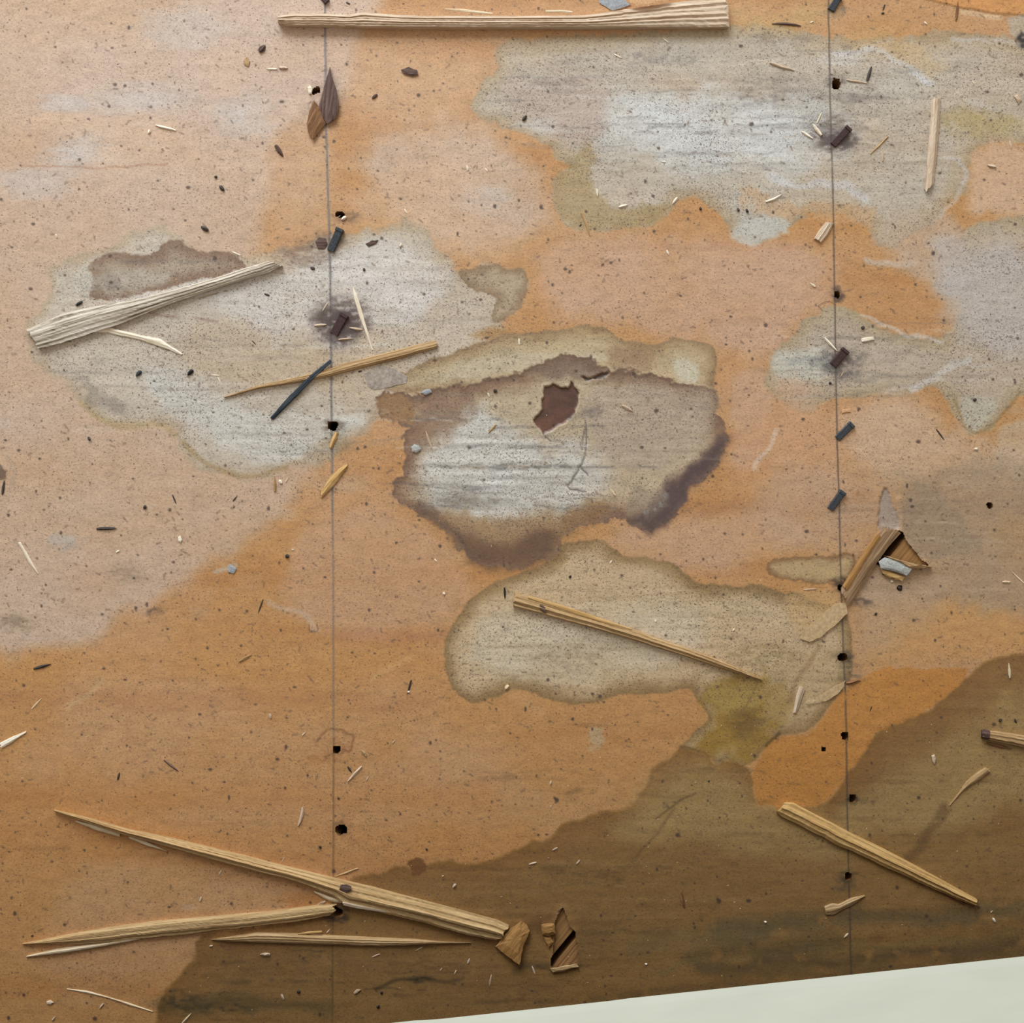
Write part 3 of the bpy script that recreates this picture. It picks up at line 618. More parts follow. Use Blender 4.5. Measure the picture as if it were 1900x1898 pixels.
def fz(px, py):
    """height of the paper at a photograph pixel, metres"""
    i = min(max(np.searchsorted(YS, py), 0), NY - 1); j = min(max(np.searchsorted(XS, px), 0), NX - 1)
    return float(max(HGT[i, j], -0.6)) * 0.001

# ------------------------------------------------------------------ paper material
def paper_material():
    nt = NT('rosin_paper')
    at_ = nt.n('ShaderNodeAttribute', attribute_name='paper_colour')
    gl = nt.n('ShaderNodeAttribute', attribute_name='paper_gloss')
    tc = nt.n('ShaderNodeTexCoord')
    # fine felt of the paper
    n1 = nt.n('ShaderNodeTexNoise'); n1.inputs['Scale'].default_value = 560; n1.inputs['Detail'].default_value = 4; n1.inputs['Roughness'].default_value = .7
    mp = nt.n('ShaderNodeMapping'); mp.inputs['Scale'].default_value = (0.75, 1.15, 1)
    nt.l(tc.outputs['Object'], mp.inputs[0]); nt.l(mp.outputs[0], n1.inputs['Vector'])
    r1 = ramp(nt, n1.outputs['Fac'], [(.28, (.74, .72, .70, 1)), (.5, (1, 1, 1, 1)), (.72, (1.16, 1.17, 1.19, 1))])
    mul = nt.n('ShaderNodeMix', data_type='RGBA', blend_type='MULTIPLY'); mul.inputs['Factor'].default_value = 1
    nt.l(at_.outputs['Color'], mul.inputs[6]); nt.l(r1.outputs[0], mul.inputs[7])
    # mottling at the scale of a few millimetres
    n3 = nt.n('ShaderNodeTexNoise'); n3.inputs['Scale'].default_value = 130; n3.inputs['Detail'].default_value = 5; n3.inputs['Roughness'].default_value = .65
    mp3 = nt.n('ShaderNodeMapping'); mp3.inputs['Scale'].default_value = (0.6, 1.2, 1)
    nt.l(tc.outputs['Object'], mp3.inputs[0]); nt.l(mp3.outputs[0], n3.inputs['Vector'])
    r3 = ramp(nt, n3.outputs['Fac'], [(.3, (.86, .85, .84, 1)), (.5, (1, 1, 1, 1)), (.7, (1.1, 1.1, 1.1, 1))])
    mul3 = nt.n('ShaderNodeMix', data_type='RGBA', blend_type='MULTIPLY'); mul3.inputs['Factor'].default_value = 1
    nt.l(mul.outputs[2], mul3.inputs[6]); nt.l(r3.outputs[0], mul3.inputs[7])
    # short dark fibres and dots, denser where the sheet is dirty
    da = nt.n('ShaderNodeAttribute', attribute_name='paper_dirt')
    cur = mul3.outputs[2]
    for (sc, ang, thr, amt) in [((420, 1100, 1), .25, .70, .75), ((380, 1150, 1), -.8, .71, .7), ((360, 1100, 1), 1.5, .73, .6), ((620, 700, 1), 1.0, .71, .85)]:
        rotv = nt.n('ShaderNodeMapping'); rotv.inputs['Rotation'].default_value = (0, 0, ang); nt.l(tc.outputs['Object'], rotv.inputs[0])
        m2 = nt.n('ShaderNodeMapping'); m2.inputs['Scale'].default_value = sc; nt.l(rotv.outputs[0], m2.inputs[0])
        nn = nt.n('ShaderNodeTexNoise'); nn.inputs['Scale'].default_value = 1; nn.inputs['Detail'].default_value = 1.5; nn.inputs['Roughness'].default_value = .5
        nt.l(m2.outputs[0], nn.inputs['Vector'])
        ad = nt.n('ShaderNodeMath', operation='MULTIPLY_ADD'); ad.inputs[1].default_value = .13; nt.l(da.outputs['Fac'], ad.inputs[0]); nt.l(nn.outputs['Fac'], ad.inputs[2])
        rr_ = ramp(nt, ad.outputs[0], [(thr, (0, 0, 0, 1)), (thr + .07, (amt, amt, amt, 1))])
        mx = nt.n('ShaderNodeMix', data_type='RGBA'); nt.l(rr_.outputs[0], mx.inputs['Factor'])
        nt.l(cur, mx.inputs[6]); mx.inputs[7].default_value = lin4((84, 64, 54))
        cur = mx.outputs[2]
    nt.l(cur, nt.b.inputs['Base Color'])
    rg = nt.n('ShaderNodeMapRange'); rg.inputs['To Min'].default_value = .6; rg.inputs['To Max'].default_value = .42
    nt.l(gl.outputs['Fac'], rg.inputs['Value']); nt.l(rg.outputs[0], nt.b.inputs['Roughness'])
    nt.b.inputs['Specular IOR Level'].default_value = .6
    bp = nt.n('ShaderNodeBump'); bp.inputs['Strength'].default_value = .35; bp.inputs['Distance'].default_value = .0004
    nt.l(n1.outputs['Fac'], bp.inputs['Height']); nt.l(bp.outputs[0], nt.b.inputs['Normal'])
    return nt.m

# ------------------------------------------------------------------ floor: paper sheet over diagonal boards
def build_floor():
    V = np.empty((NY * NX, 3), np.float32)
    V[:, 0] = ((GX - CX) * S).ravel(); V[:, 1] = ((CY - GY) * S).ravel(); V[:, 2] = HGT.ravel() * .001
    idx = np.arange(NY * NX).reshape(NY, NX)
    q = np.stack([idx[:-1, :-1], idx[1:, :-1], idx[1:, 1:], idx[:-1, 1:]], -1)
    hq = hole[:-1, :-1] | hole[1:, :-1] | hole[1:, 1:] | hole[:-1, 1:]
    q = q[~hq]
    me = bpy.data.meshes.new('floor')
    me.vertices.add(len(V)); me.vertices.foreach_set('co', V.ravel())
    me.loops.add(q.size); me.loops.foreach_set('vertex_index', q.ravel().astype(np.int32))
    me.polygons.add(len(q)); me.polygons.foreach_set('loop_start', np.arange(0, q.size, 4, dtype=np.int32))
    me.polygons.foreach_set('use_smooth', np.ones(len(q), bool))
    a = me.attributes.new('paper_colour', 'FLOAT_COLOR', 'POINT')
    col = np.ones((NY * NX, 4), np.float32); col[:, :3] = lin(C.reshape(-1, 3))
    a.data.foreach_set('color', col.ravel())
    dd = np.clip(DIRT * (.4 + 1.2 * fbm(GX, GY, 110, 60, 47, 3)), 0, 1).astype(np.float32)
    da = me.attributes.new('paper_dirt', 'FLOAT', 'POINT'); da.data.foreach_set('value', dd.ravel())
    g = me.attributes.new('paper_gloss', 'FLOAT', 'POINT'); g.data.foreach_set('value', GLOSS.ravel())
    me.update(calc_edges=True); me.validate()
    me.materials.append(paper_material())
    o = bpy.data.objects.new('floor', me); COL.objects.link(o)
    tag(o, 'water-stained orange rosin paper laid over diagonal subfloor boards', None, None, 'structure')
    return o
floor = build_floor()

# subfloor boards seen through the tears; an added dark sheet below keeps the gaps black
def drill(ob, ac, bc, nrm):
    """cut the nail holes out of a board"""
    vs, fs = [], []
    for (px, py, rx, ry) in PITS:
        c = at(px, py)
        d = c.x * nrm.x + c.y * nrm.y
        if not (ac - .01 < d < bc + .01): continue
        b = len(vs); K = 10
        for z in (-.06, .01):
            for k in range(K):
                t = 2 * math.pi * k / K
                vs.append((c.x + (rx + 2.5) * S * math.cos(t), c.y + (ry + 2.5) * S * math.sin(t), z))
        fs += [(b + k, b + (k + 1) % K, b + K + (k + 1) % K, b + K + k) for k in range(K)]
        fs += [tuple(b + k for k in reversed(range(K))), tuple(b + K + k for k in range(K))]
    if not vs: return
    cut = mesh_obj('drill', vs, fs)
    m = ob.modifiers.new('holes', 'BOOLEAN'); m.operation = 'DIFFERENCE'; m.solver = 'EXACT'; m.object = cut
    dg = bpy.context.evaluated_depsgraph_get(); dg.update()
    me = bpy.data.meshes.new_from_object(ob.evaluated_get(dg))
    ob.modifiers.clear(); ob.data = me
    cm = cut.data; bpy.data.objects.remove(cut); bpy.data.meshes.remove(cm)
def build_planks():
    ang = math.atan2(SN[0], SN[1])               # boards run along this direction
    d = Vector((math.cos(ang), math.sin(ang), 0))
    nrm = Vector((SN[0], -SN[1], 0))
    for i in range(-3, 9):
        a = 133 + 447.8 * i; b = a + 447.8
        if 1900 < a < 1950: a = 1925.0
        ac = (a + 8.0 - (CX * SN[0] + CY * SN[1])) * S; bc = (b - 5.0 - (CX * SN[0] + CY * SN[1])) * S
        o = empty('tmp', (0, 0, 0)); bpy.data.objects.remove(o)
        vs = []
        L = 1.9
        for z in (-.021, -.0023):
            for (s, t) in ((-L, 0), (L, 0), (L, bc - ac), (-L, bc - ac)):
                vs.append((s, t, z))
        ob = mesh_obj('subfloor_plank', vs, [(0, 3, 2, 1), (4, 5, 6, 7), (0, 1, 5, 4), (1, 2, 6, 5), (2, 3, 7, 6), (3, 0, 4, 7)], M['plank'], floor)
        # local x along board, local y across (towards larger seam coordinate)
        ob.location = nrm * ac
        ob.rotation_euler = (0, 0, math.atan2(-nrm.x, nrm.y))
        drill(ob, ac, bc, nrm)
    vs = [(-2.2, -1.2, -.14), (2.2, -1.2, -.14), (2.2, 2.0, -.14), (-2.2, 2.0, -.14)]
    mesh_obj('added_gap_backing', vs, [(0, 1, 2, 3)], plain_mat('gap_backing_dark', (40, 32, 26)), floor)  # added dark sheet, stops room light showing up through the gaps
build_planks()

# ------------------------------------------------------------------ white ledge along the lower right, and its wall
LEDGE_Z = 0.30
def build_wall():
    nt = NT('white_paint')
    tc = nt.n('ShaderNodeTexCoord')
    no = nt.n('ShaderNodeTexNoise'); no.inputs['Scale'].default_value = 60; no.inputs['Detail'].default_value = 5
    mp = nt.n('ShaderNodeMapping'); mp.inputs['Scale'].default_value = (.3, 1, 3)
    nt.l(tc.outputs['Object'], mp.inputs[0]); nt.l(mp.outputs[0], no.inputs['Vector'])
    r = ramp(nt, no.outputs['Fac'], [(.3, lin4((230, 235, 222))), (.7, lin4((237, 242, 229)))])
    nt.l(r.outputs[0], nt.b.inputs['Base Color']); nt.b.inputs['Roughness'].default_value = .5
    bp = nt.n('ShaderNodeBump'); bp.inputs['Strength'].default_value = .15; bp.inputs['Distance'].default_value = .0005
    nt.l(no.outputs['Fac'], bp.inputs['Height']); nt.l(bp.outputs[0], nt.b.inputs['Normal'])
    # ledge: a deep white board standing out from the wall, its underside open; it shades the floor below it
    ZT, TH, DEPTH = LEDGE_Z, .005, .62
    a = at(950, 1876, ZT); b = at(1900, 1775, ZT)
    d = (b - a).normalized(); ang = math.atan2(d.y, d.x)
    L0, L1, N = -1.5, 1.5, 260
    prof = [(.0040, -TH), (.0002, -.0004), (0, 0), (.0040, .0001), (DEPTH, 0), (DEPTH, -TH)]     # under-cut edge
    vs, fs = [], []
    rnd = random.Random(3); off = 0
    for i in range(N):
        t = L0 + (L1 - L0) * i / (N - 1)
        if rnd.random() < .12: off = rnd.uniform(-.0006, .0006)      # ragged paint edge
        for k, (dp, h) in enumerate(prof):
            vs.append((t, -(dp + (off if 0 < k < 3 else 0)), h))
    P = len(prof)
    for i in range(N - 1):
        for k in range(P):
            k2 = (k + 1) % P
            fs.append((i * P + k2, (i + 1) * P + k2, (i + 1) * P + k, i * P + k))
    fs.append(tuple(reversed(range(P)))); fs.append(tuple((N - 1) * P + k for k in range(P)))
    ob = mesh_obj('trim_1', vs, fs, nt.m)
    ob.data.materials.append(wood_mat('low_bounce_dark', (86, 66, 48), (66, 50, 36), (44, 32, 24), along=6, across=60))
    for p in ob.data.polygons:
        if p.normal.z < -.8: p.material_index = 1          # unseen underside made dark to cut light bounced onto the floor
    ob.location = (a.x, a.y, ZT); ob.rotation_euler = (0, 0, ang)
    tag(ob, 'white painted ledge jutting out over the stained paper floor', None, None, 'structure')
    vs = []
    for z in (-ZT - .002, 1.4):
        for (x, y) in ((L0, -DEPTH + .001), (L1, -DEPTH + .001), (L1, -DEPTH - .10), (L0, -DEPTH - .10)): vs.append((x, y, z))
    w = mesh_obj('wall_front', vs, [(0, 3, 2, 1), (4, 5, 6, 7), (0, 1, 5, 4), (1, 2, 6, 5), (2, 3, 7, 6), (3, 0, 4, 7)], plain_mat('wall_paint', (104, 86, 66), var=.04, scale=20))
    w.location = (a.x, a.y, ZT); w.rotation_euler = (0, 0, ang)
    tag(w, 'plain painted wall behind the white ledge', None, None, 'structure')
build_wall()

# ------------------------------------------------------------------ wood sticks and splinters
def resample(P, n):
    P = [np.array(p, float) for p in P]
    seg = [np.linalg.norm(P[i + 1] - P[i]) for i in range(len(P) - 1)]
    cum = np.concatenate([[0], np.cumsum(seg)])
    out = []
    for t in np.linspace(0, cum[-1], n):
        i = min(np.searchsorted(cum, t, side='right') - 1, len(P) - 2)
        f = (t - cum[i]) / max(seg[i], 1e-9)
        out.append(P[i] * (1 - f) + P[i + 1] * f)
    return np.array(out)

def stick_mesh(name, top, bot, h, z0=0.0, mat=None, parent=None, jag=(4, 4), M_=9, edge=.9, ridge=.35, origin=None, ang=None, seed=1, tilt=(0, 0), round_=.45):
    """split wood: two outlines in photograph pixels, h = thickness in metres, fibrous ends"""
    rnd = np.random.default_rng(seed)
    Ln = np.linalg.norm(np.array(top[-1]) - np.array(top[0]))
    n = int(max(8, min(150, Ln / 5)))
    T = resample(top, n); B = resample(bot, n)
    zt = z0 + h
    a = at(*((T[0] + B[0]) / 2)); b = at(*((T[-1] + B[-1]) / 2))
    if origin is None:
        c = (T[0] + B[0] + T[-1] + B[-1]) / 4
        origin = at(c[0], c[1], z0)
        ang = math.atan2(b.y - a.y, b.x - a.x)
    ca, sa = math.cos(-ang), math.sin(-ang)
    def loc(p):
        x, y, z = p.x - origin.x, p.y - origin.y, p.z - origin.z
        return (x * ca - y * sa, x * sa + y * ca, z)
    prof = []
    for j in range(M_):
        s = j / (M_ - 1)
        prof.append((1 - round_ * (2 * s - 1) ** 2))
    rid = rnd.uniform(-ridge, ridge * .4, M_); rid[0] = rid[-1] = 0
    dirv = (T[-1] + B[-1] - T[0] - B[0]); dirv = dirv / max(np.linalg.norm(dirv), 1e-6)
    js = rnd.uniform(-1, 1, M_) * jag[0]; je = rnd.uniform(-1, 1, M_) * jag[1]
    kn = np.cumsum(rnd.normal(0, .35, (n, 2)), axis=0); kn -= np.linspace(0, 1, n)[:, None] * kn[-1]
    kn = np.clip(kn, -1.6, 1.6) * edge
    vs = []; fs = []
    hx = rnd.normal(0, .022, (n, M_))
    for i in range(n):
        f = i / (n - 1)
        wd = np.linalg.norm(T[i] - B[i])
        amp = min(1.0, wd / 8)
        zb = z0 + tilt[0] * (1 - f) + tilt[1] * f
        thick = h * min(1.0, .35 + wd / 14)
        for j in range(M_):
            s = j / (M_ - 1)
            p = T[i] * (1 - s) + B[i] * s
            nn = (T[i] - B[i]) / max(wd, 1e-6)
            p = p + nn * (kn[i, 0] * (1 - s) + kn[i, 1] * s) * amp
            p = p + dirv * (js[j] * max(0, 1 - i / 2.0) + je[j] * max(0, 1 - (n - 1 - i) / 2.0)) * amp
            z = zb + thick * (prof[j] * (1 + rid[j] * .5) + hx[i, j] * .6)
            vs.append(loc(at(p[0], p[1], z)))
        for j in (M_ - 1, 0):        # underside, tucked in a little
            s = j / (M_ - 1)
            p = T[i] * (1 - s) + B[i] * s
            p = p + dirv * (js[j] * max(0, 1 - i / 2.0) + je[j] * max(0, 1 - (n - 1 - i) / 2.0)) * amp * .6
            q = at(p[0], p[1], z0 + thick * .5); 
            vs.append(loc(Vector((q.x, q.y, zb))))
    K = M_ + 2
    for i in range(n - 1):
        for j in range(K):
            j2 = (j + 1) % K
            fs.append((i * K + j, (i) * K + j2, (i + 1) * K + j2, (i + 1) * K + j))
    fs.append(tuple(reversed(range(K)))); fs.append(tuple((n - 1) * K + j for j in range(K)))
    ob = mesh_obj(name, vs, fs, mat)
    if parent is None:
        ob.location = origin; ob.rotation_euler = (0, 0, ang)
    else:
        ob.parent = parent
    return ob, origin, ang

def stick(name, label, top, bot, h, mat, extra=(), cat='splinter', group=None, z=None, **kw):
    """one piece, or an Empty with parts when the photograph shows separate slivers on it"""
    mx = (top[0][0] + bot[-1][0]) / 2; my = (top[0][1] + bot[-1][1]) / 2
    if z is None: z = fz(mx, my) - .0003
    if not extra:
        o, _, _ = stick_mesh(name, top, bot, h, z, M[mat], **kw)
        return tag(o, label, cat, group)
    o, org, ang = stick_mesh('body', top, bot, h, z, M[mat], **kw)
    e = empty(name, org); e.rotation_euler = (0, 0, ang)
    o.parent = e; o.location = (0, 0, 0); o.rotation_euler = (0, 0, 0)
    for k, ex in enumerate(extra):
        nm, t2, b2, h2, z2, m2 = ex
        stick_mesh(nm, t2, b2, h2, z + z2, M[m2], parent=e, origin=org, ang=ang, seed=90 + k, jag=(2, 2), M_=6)
    return tag(e, label, cat, group)

# 1 long strip at the top
stick('wood_strip', 'long straw-coloured wood strip with a squared end, crossing the grey chalk line',
      [(514, 31), (538, 25.5), (601, 24), (649, 26), (672, 21), (733, 26), (788, 28), (950, 28), (1082, 27), (1140, 20), (1200, 12), (1260, 4), (1346, -6)],
      [(516, 40), (530, 46), (607, 48), (712, 51), (830, 52), (950, 52), (1082, 52), (1140, 52), (1200, 51), (1260, 51), (1349, 50)], .0085, 'straw',
      extra=[('raised_sliver', [(824, 16), (860, 17), (914, 24)], [(826, 18), (860, 22), (914, 27)], .002, .006, 'pale'),
             ('raised_sliver', [(1012, 19), (1040, 18), (1062, 21)], [(1013, 23), (1040, 23), (1062, 24)], .002, .006, 'pale'),
             ('dark_knot', [(868, 46), (876, 45), (886, 47)], [(868, 49), (876, 50), (886, 49)], .0014, .0062, 'blue')],
      jag=(2, 5), M_=12, seed=4, round_=.25)
# 2 grey weathered stick
stick('wood_strip', 'grey weathered wood strip with a thick split end, beside the brown tide mark',
      [(51, 611), (113, 583), (180, 569), (263, 554), (330, 536), (395, 517), (450, 499), (501, 484)],
      [(71, 646), (110, 636), (155, 622), (224, 599), (282, 575), (327, 558), (390, 538), (458, 517), (500, 505), (524, 492)], .0068, 'grey',
      jag=(3, 4), M_=12, seed=8, round_=.4)
# 3 bent white sliver
stick('wood_sliver', 'white bent wood sliver sticking out from under the grey weathered strip', [(168, 611), (200, 608), (250, 620), (298, 630), (318, 643), (338, 656)], [(170, 617), (200, 617), (250, 628), (285, 637), (310, 647), (336, 659)], .0022, 'white', seed=3, M_=7, jag=(2, 2))
# 4 needle
stick('wood_sliver', 'pale needle-shaped wood sliver beside the rusty cleat in the grey stain', [(655, 531), (663, 547), (672, 580), (681, 610), (692, 648)], [(654, 535), (656, 552), (668, 590), (679, 620), (690, 650)], .0022, 'white', seed=6, M_=6, jag=(1, 1))
# 5 tan splinter under the dark needle
stick('wood_splinter', 'tan tapering splinter lying under the thin dark blue-grey needle', [(415, 736), (475, 716), (560, 697), (640, 674), (694, 659), (750, 645), (808, 631)], [(416, 738), (475, 722), (560, 709), (610, 699), (670, 683), (738, 667), (811, 645)], .0042, 'tan', seed=12, jag=(1, 2), M_=9)
# 6 dark needle
stick('dark_needle', 'thin dark blue-grey needle lying over the tan tapering splinter', [(501, 775), (530, 742), (570, 701), (612, 667)], [(506, 779), (536, 749), (577, 707), (616, 672)], .0026, 'blue', seed=15, jag=(1, 1), M_=6, z=.0012, tilt=(-.0014, .0014), cat='needle')
# 7 upright straw stick on the right
stick('wood_strip', 'short straw-coloured stick lying nearly parallel to the thin black chalk line', [(1745, 184), (1744, 220), (1741, 260), (1737, 310), (1732, 346)], [(1730, 184), (1728, 220), (1724, 270), (1720, 320), (1716, 352)], .0048, 'straw', seed=17, jag=(3, 6), M_=9, round_=.6)
# 8 splinter in the olive stain
stick('wood_splinter', 'tan splinter tapering to a point, lying across the olive stain', [(956, 1100), (1029, 1122), (1090, 1141), (1145, 1158), (1180, 1170), (1216, 1182), (1260, 1197), (1319, 1219), (1370, 1241), (1415, 1261)], [(953, 1126), (1010, 1141), (1060, 1155), (1108, 1169), (1170, 1187), (1227, 1205), (1270, 1218), (1319, 1235), (1365, 1249), (1414, 1262)], .0058, 'tan',
      extra=[('raised_sliver', [(980, 1105), (1040, 1122), (1110, 1145), (1172, 1166)], [(980, 1110), (1040, 1129), (1110, 1152), (1172, 1169)], .0016, .0042, 'honey'),
             ('dark_knot', [(1002, 1122), (1008, 1124), (1013, 1128)], [(1000, 1128), (1008, 1136), (1014, 1138)], .0012, .0049, 'bark')], seed=21, jag=(3, 1), M_=10)
# 9 stick lower right
stick('wood_strip', 'honey-coloured stick with two blunt ends, crossing the thin black chalk line near the white ledge', [(1458, 1490), (1472, 1490), (1530, 1520), (1584, 1548), (1640, 1575), (1690, 1601), (1750, 1634), (1812, 1668)], [(1442, 1508), (1452, 1516), (1500, 1540), (1558, 1569), (1610, 1592), (1663, 1617), (1720, 1645), (1811, 1682)], .0062, 'honey',
      extra=[('side_sliver', [(1730, 1644), (1760, 1658), (1788, 1674)], [(1728, 1648), (1760, 1664), (1790, 1680)], .0028, 0, 'brown')], seed=23, jag=(5, 2), M_=11, round_=.5)
# 10 long one lower left
stick('wood_splinter', 'longest pale splinter, broken across the middle by a dark knot, pointed at one end',
      [(100, 1503), (160, 1518), (237, 1540), (315, 1556), (395, 1575), (450, 1588), (500, 1601), (565, 1617), (633, 1634), (690, 1647), (738, 1660), (830, 1684), (923, 1709), (944, 1719)],
      [(101, 1505), (150, 1524), (224, 1549), (311, 1573), (395, 1597), (450, 1612), (487, 1622), (528, 1631), (572, 1646), (620, 1665), (640, 1682), (686, 1690), (791, 1714), (870, 1735), (925, 1746)], .0078, 'oak',
      extra=[('split_sliver', [(140, 1522), (180, 1532), (222, 1546)], [(141, 1525), (180, 1541), (222, 1553)], .003, 0, 'pale'),
             ('split_sliver', [(240, 1548), (275, 1562), (310, 1579)], [(240, 1556), (275, 1571), (309, 1580)], .003, 0, 'pale'),
             ('dark_knot', [(634, 1642), (642, 1641), (652, 1645)], [(630, 1654), (640, 1657), (650, 1655)], .0018, .0066, 'bark'),
             ('split_sliver', [(582, 1652), (610, 1662), (632, 1668)], [(584, 1657), (610, 1671), (634, 1676)], .0034, 0, 'pale'),
             ('raised_sliver', [(636, 1672), (680, 1682), (740, 1694)], [(637, 1680), (680, 1688), (740, 1697)], .0022, .0042, 'straw')], seed=25, jag=(1, 5), M_=12, round_=.45)
# 11 forked one
stick('wood_splinter', 'fork-tipped pale splinter whose torn end meets the longest splinter', [(41, 1751), (100, 1740), (158, 1729), (220, 1719), (290, 1710), (400, 1700), (500, 1692), (588, 1680), (619, 1679)],
      [(42, 1752), (90, 1752), (140, 1753), (195, 1750), (277, 1739), (390, 1727), (500, 1715), (562, 1708), (616, 1698)], .006, 'oak',
      extra=[('fork_tine', [(49, 1774), (100, 1762), (150, 1754), (200, 1747), (260, 1738)], [(49, 1776), (100, 1770), (150, 1762), (200, 1754), (260, 1743)], .0042, 0, 'pale')], seed=29, jag=(1, 7), M_=10)
# 12 thin one under them
stick('wood_splinter', 'thin brownish splinter pointed at both ends, beside the fork-tipped splinter', [(392, 1743), (430, 1738), (475, 1731), (560, 1733), (633, 1737), (700, 1740), (765, 1743), (820, 1747), (874, 1749)], [(393, 1744), (430, 1748), (475, 1750), (540, 1752), (593, 1754), (650, 1755), (707, 1756), (815, 1751), (874, 1750)], .0042, 'tan',
      extra=[('split_sliver', [(553, 1732), (575, 1728), (597, 1727)], [(553, 1734), (575, 1733), (597, 1731)], .0018, .002, 'honey')], seed=33, jag=(1, 1), M_=8)
# 13 thin curved
stick('wood_sliver', 'thin curved pale sliver pointing at the mouldy smudge', [(124, 1834), (160, 1838), (200, 1849), (240, 1861), (283, 1876)], [(124, 1836), (160, 1842), (200, 1853), (240, 1866), (283, 1878)], .0018, 'pale', seed=35, jag=(1, 1), M_=5)
# stick entering at the right edge
stick('wood_strip', 'tan broken stick with a dark end, lying on the olive-brown stain', [(1826, 1356), (1850, 1357), (1900, 1365), (1990, 1384)], [(1824, 1370), (1850, 1376), (1900, 1387), (1990, 1410)], .0065, 'tan',
      extra=[('dark_end', [(1823, 1355), (1830, 1354), (1837, 1356)], [(1822, 1369), (1829, 1372), (1836, 1372)], .0072, 0, 'bark'), ('side_sliver', [(1832, 1376), (1860, 1382), (1876, 1388)], [(1832, 1381), (1860, 1388), (1876, 1389)], .003, 0, 'brown')], seed=37, jag=(2, 2), M_=9)
# split tan splinter with a whip tail
stick('wood_splinter', 'tan splinter with a blunt head and whip-thin tail, near the honey-coloured stick', [(1761, 1494), (1780, 1470), (1792, 1452), (1810, 1436), (1829, 1424)], [(1762, 1495), (1785, 1470), (1800, 1458), (1820, 1445), (1836, 1432)], .003, 'tan', seed=39, jag=(1, 3), M_=7)
# curled sliver by the line near the wall
stick('wood_sliver', 'brown curled shaving by the thin black chalk line near the white ledge', [(1530, 1682), (1545, 1676), (1556, 1678), (1580, 1666), (1605, 1661)], [(1533, 1697), (1548, 1697), (1560, 1690), (1584, 1678), (1604, 1664)], .0026, 'tan', seed=41, jag=(2, 1), M_=7)
# small ones with a shape of their own
stick('wood_splinter', 'orange-tan pointed splinter lying over the grey chalk line', [(645, 861), (630, 868), (612, 885), (594, 915)], [(644, 866), (636, 878), (620, 900), (597, 923)], .0028, 'honey', seed=43, jag=(1, 2), M_=6)
stick('wood_splinter', 'yellow splinter hanging out of a nail hole on the grey chalk line', [(622, 801), (616, 812), (611, 828)], [(628, 803), (624, 816), (616, 832)], .0024, 'honey', seed=45, jag=(1, 2), M_=6)
stick('wood_chip', 'ribbed tan wood chip touching the thin black chalk line', [(1511, 442), (1520, 427), (1532, 412)], [(1524, 449), (1534, 437), (1546, 415)], .0032, 'straw', seed=47, jag=(2, 2), M_=9, cat='chip')
stick('wood_chip', 'split tan chip on the olive stain beside the curled paper edge', [(1484, 1272), (1478, 1290), (1472, 1322)], [(1494, 1278), (1489, 1294), (1478, 1324)], .0028, 'straw', seed=49, jag=(2, 2), M_=7, cat='chip')
stick('wood_sliver', 'small tan sliver with a dark head in the olive corner of the grey stain', [(1077, 396), (1084, 412), (1093, 437)], [(1082, 394), (1090, 412), (1095, 437)], .0022, 'tan', seed=51, jag=(1, 1), M_=5)
stick('wood_sliver', 'pale forked sliver on the worn pinkish paper, alone', [(37, 1004), (46, 1020), (58, 1040), (70, 1062)], [(34, 1008), (42, 1022), (54, 1044), (71, 1066)], .002, 'white', seed=53, jag=(3, 2), M_=6)
stick('wood_sliver', 'bundle of white fibres splayed at one end, on bare orange paper', [(0, 1378), (20, 1368), (49, 1356)], [(4, 1388), (24, 1376), (48, 1360)], .002, 'white', seed=55, jag=(4, 2), M_=8)

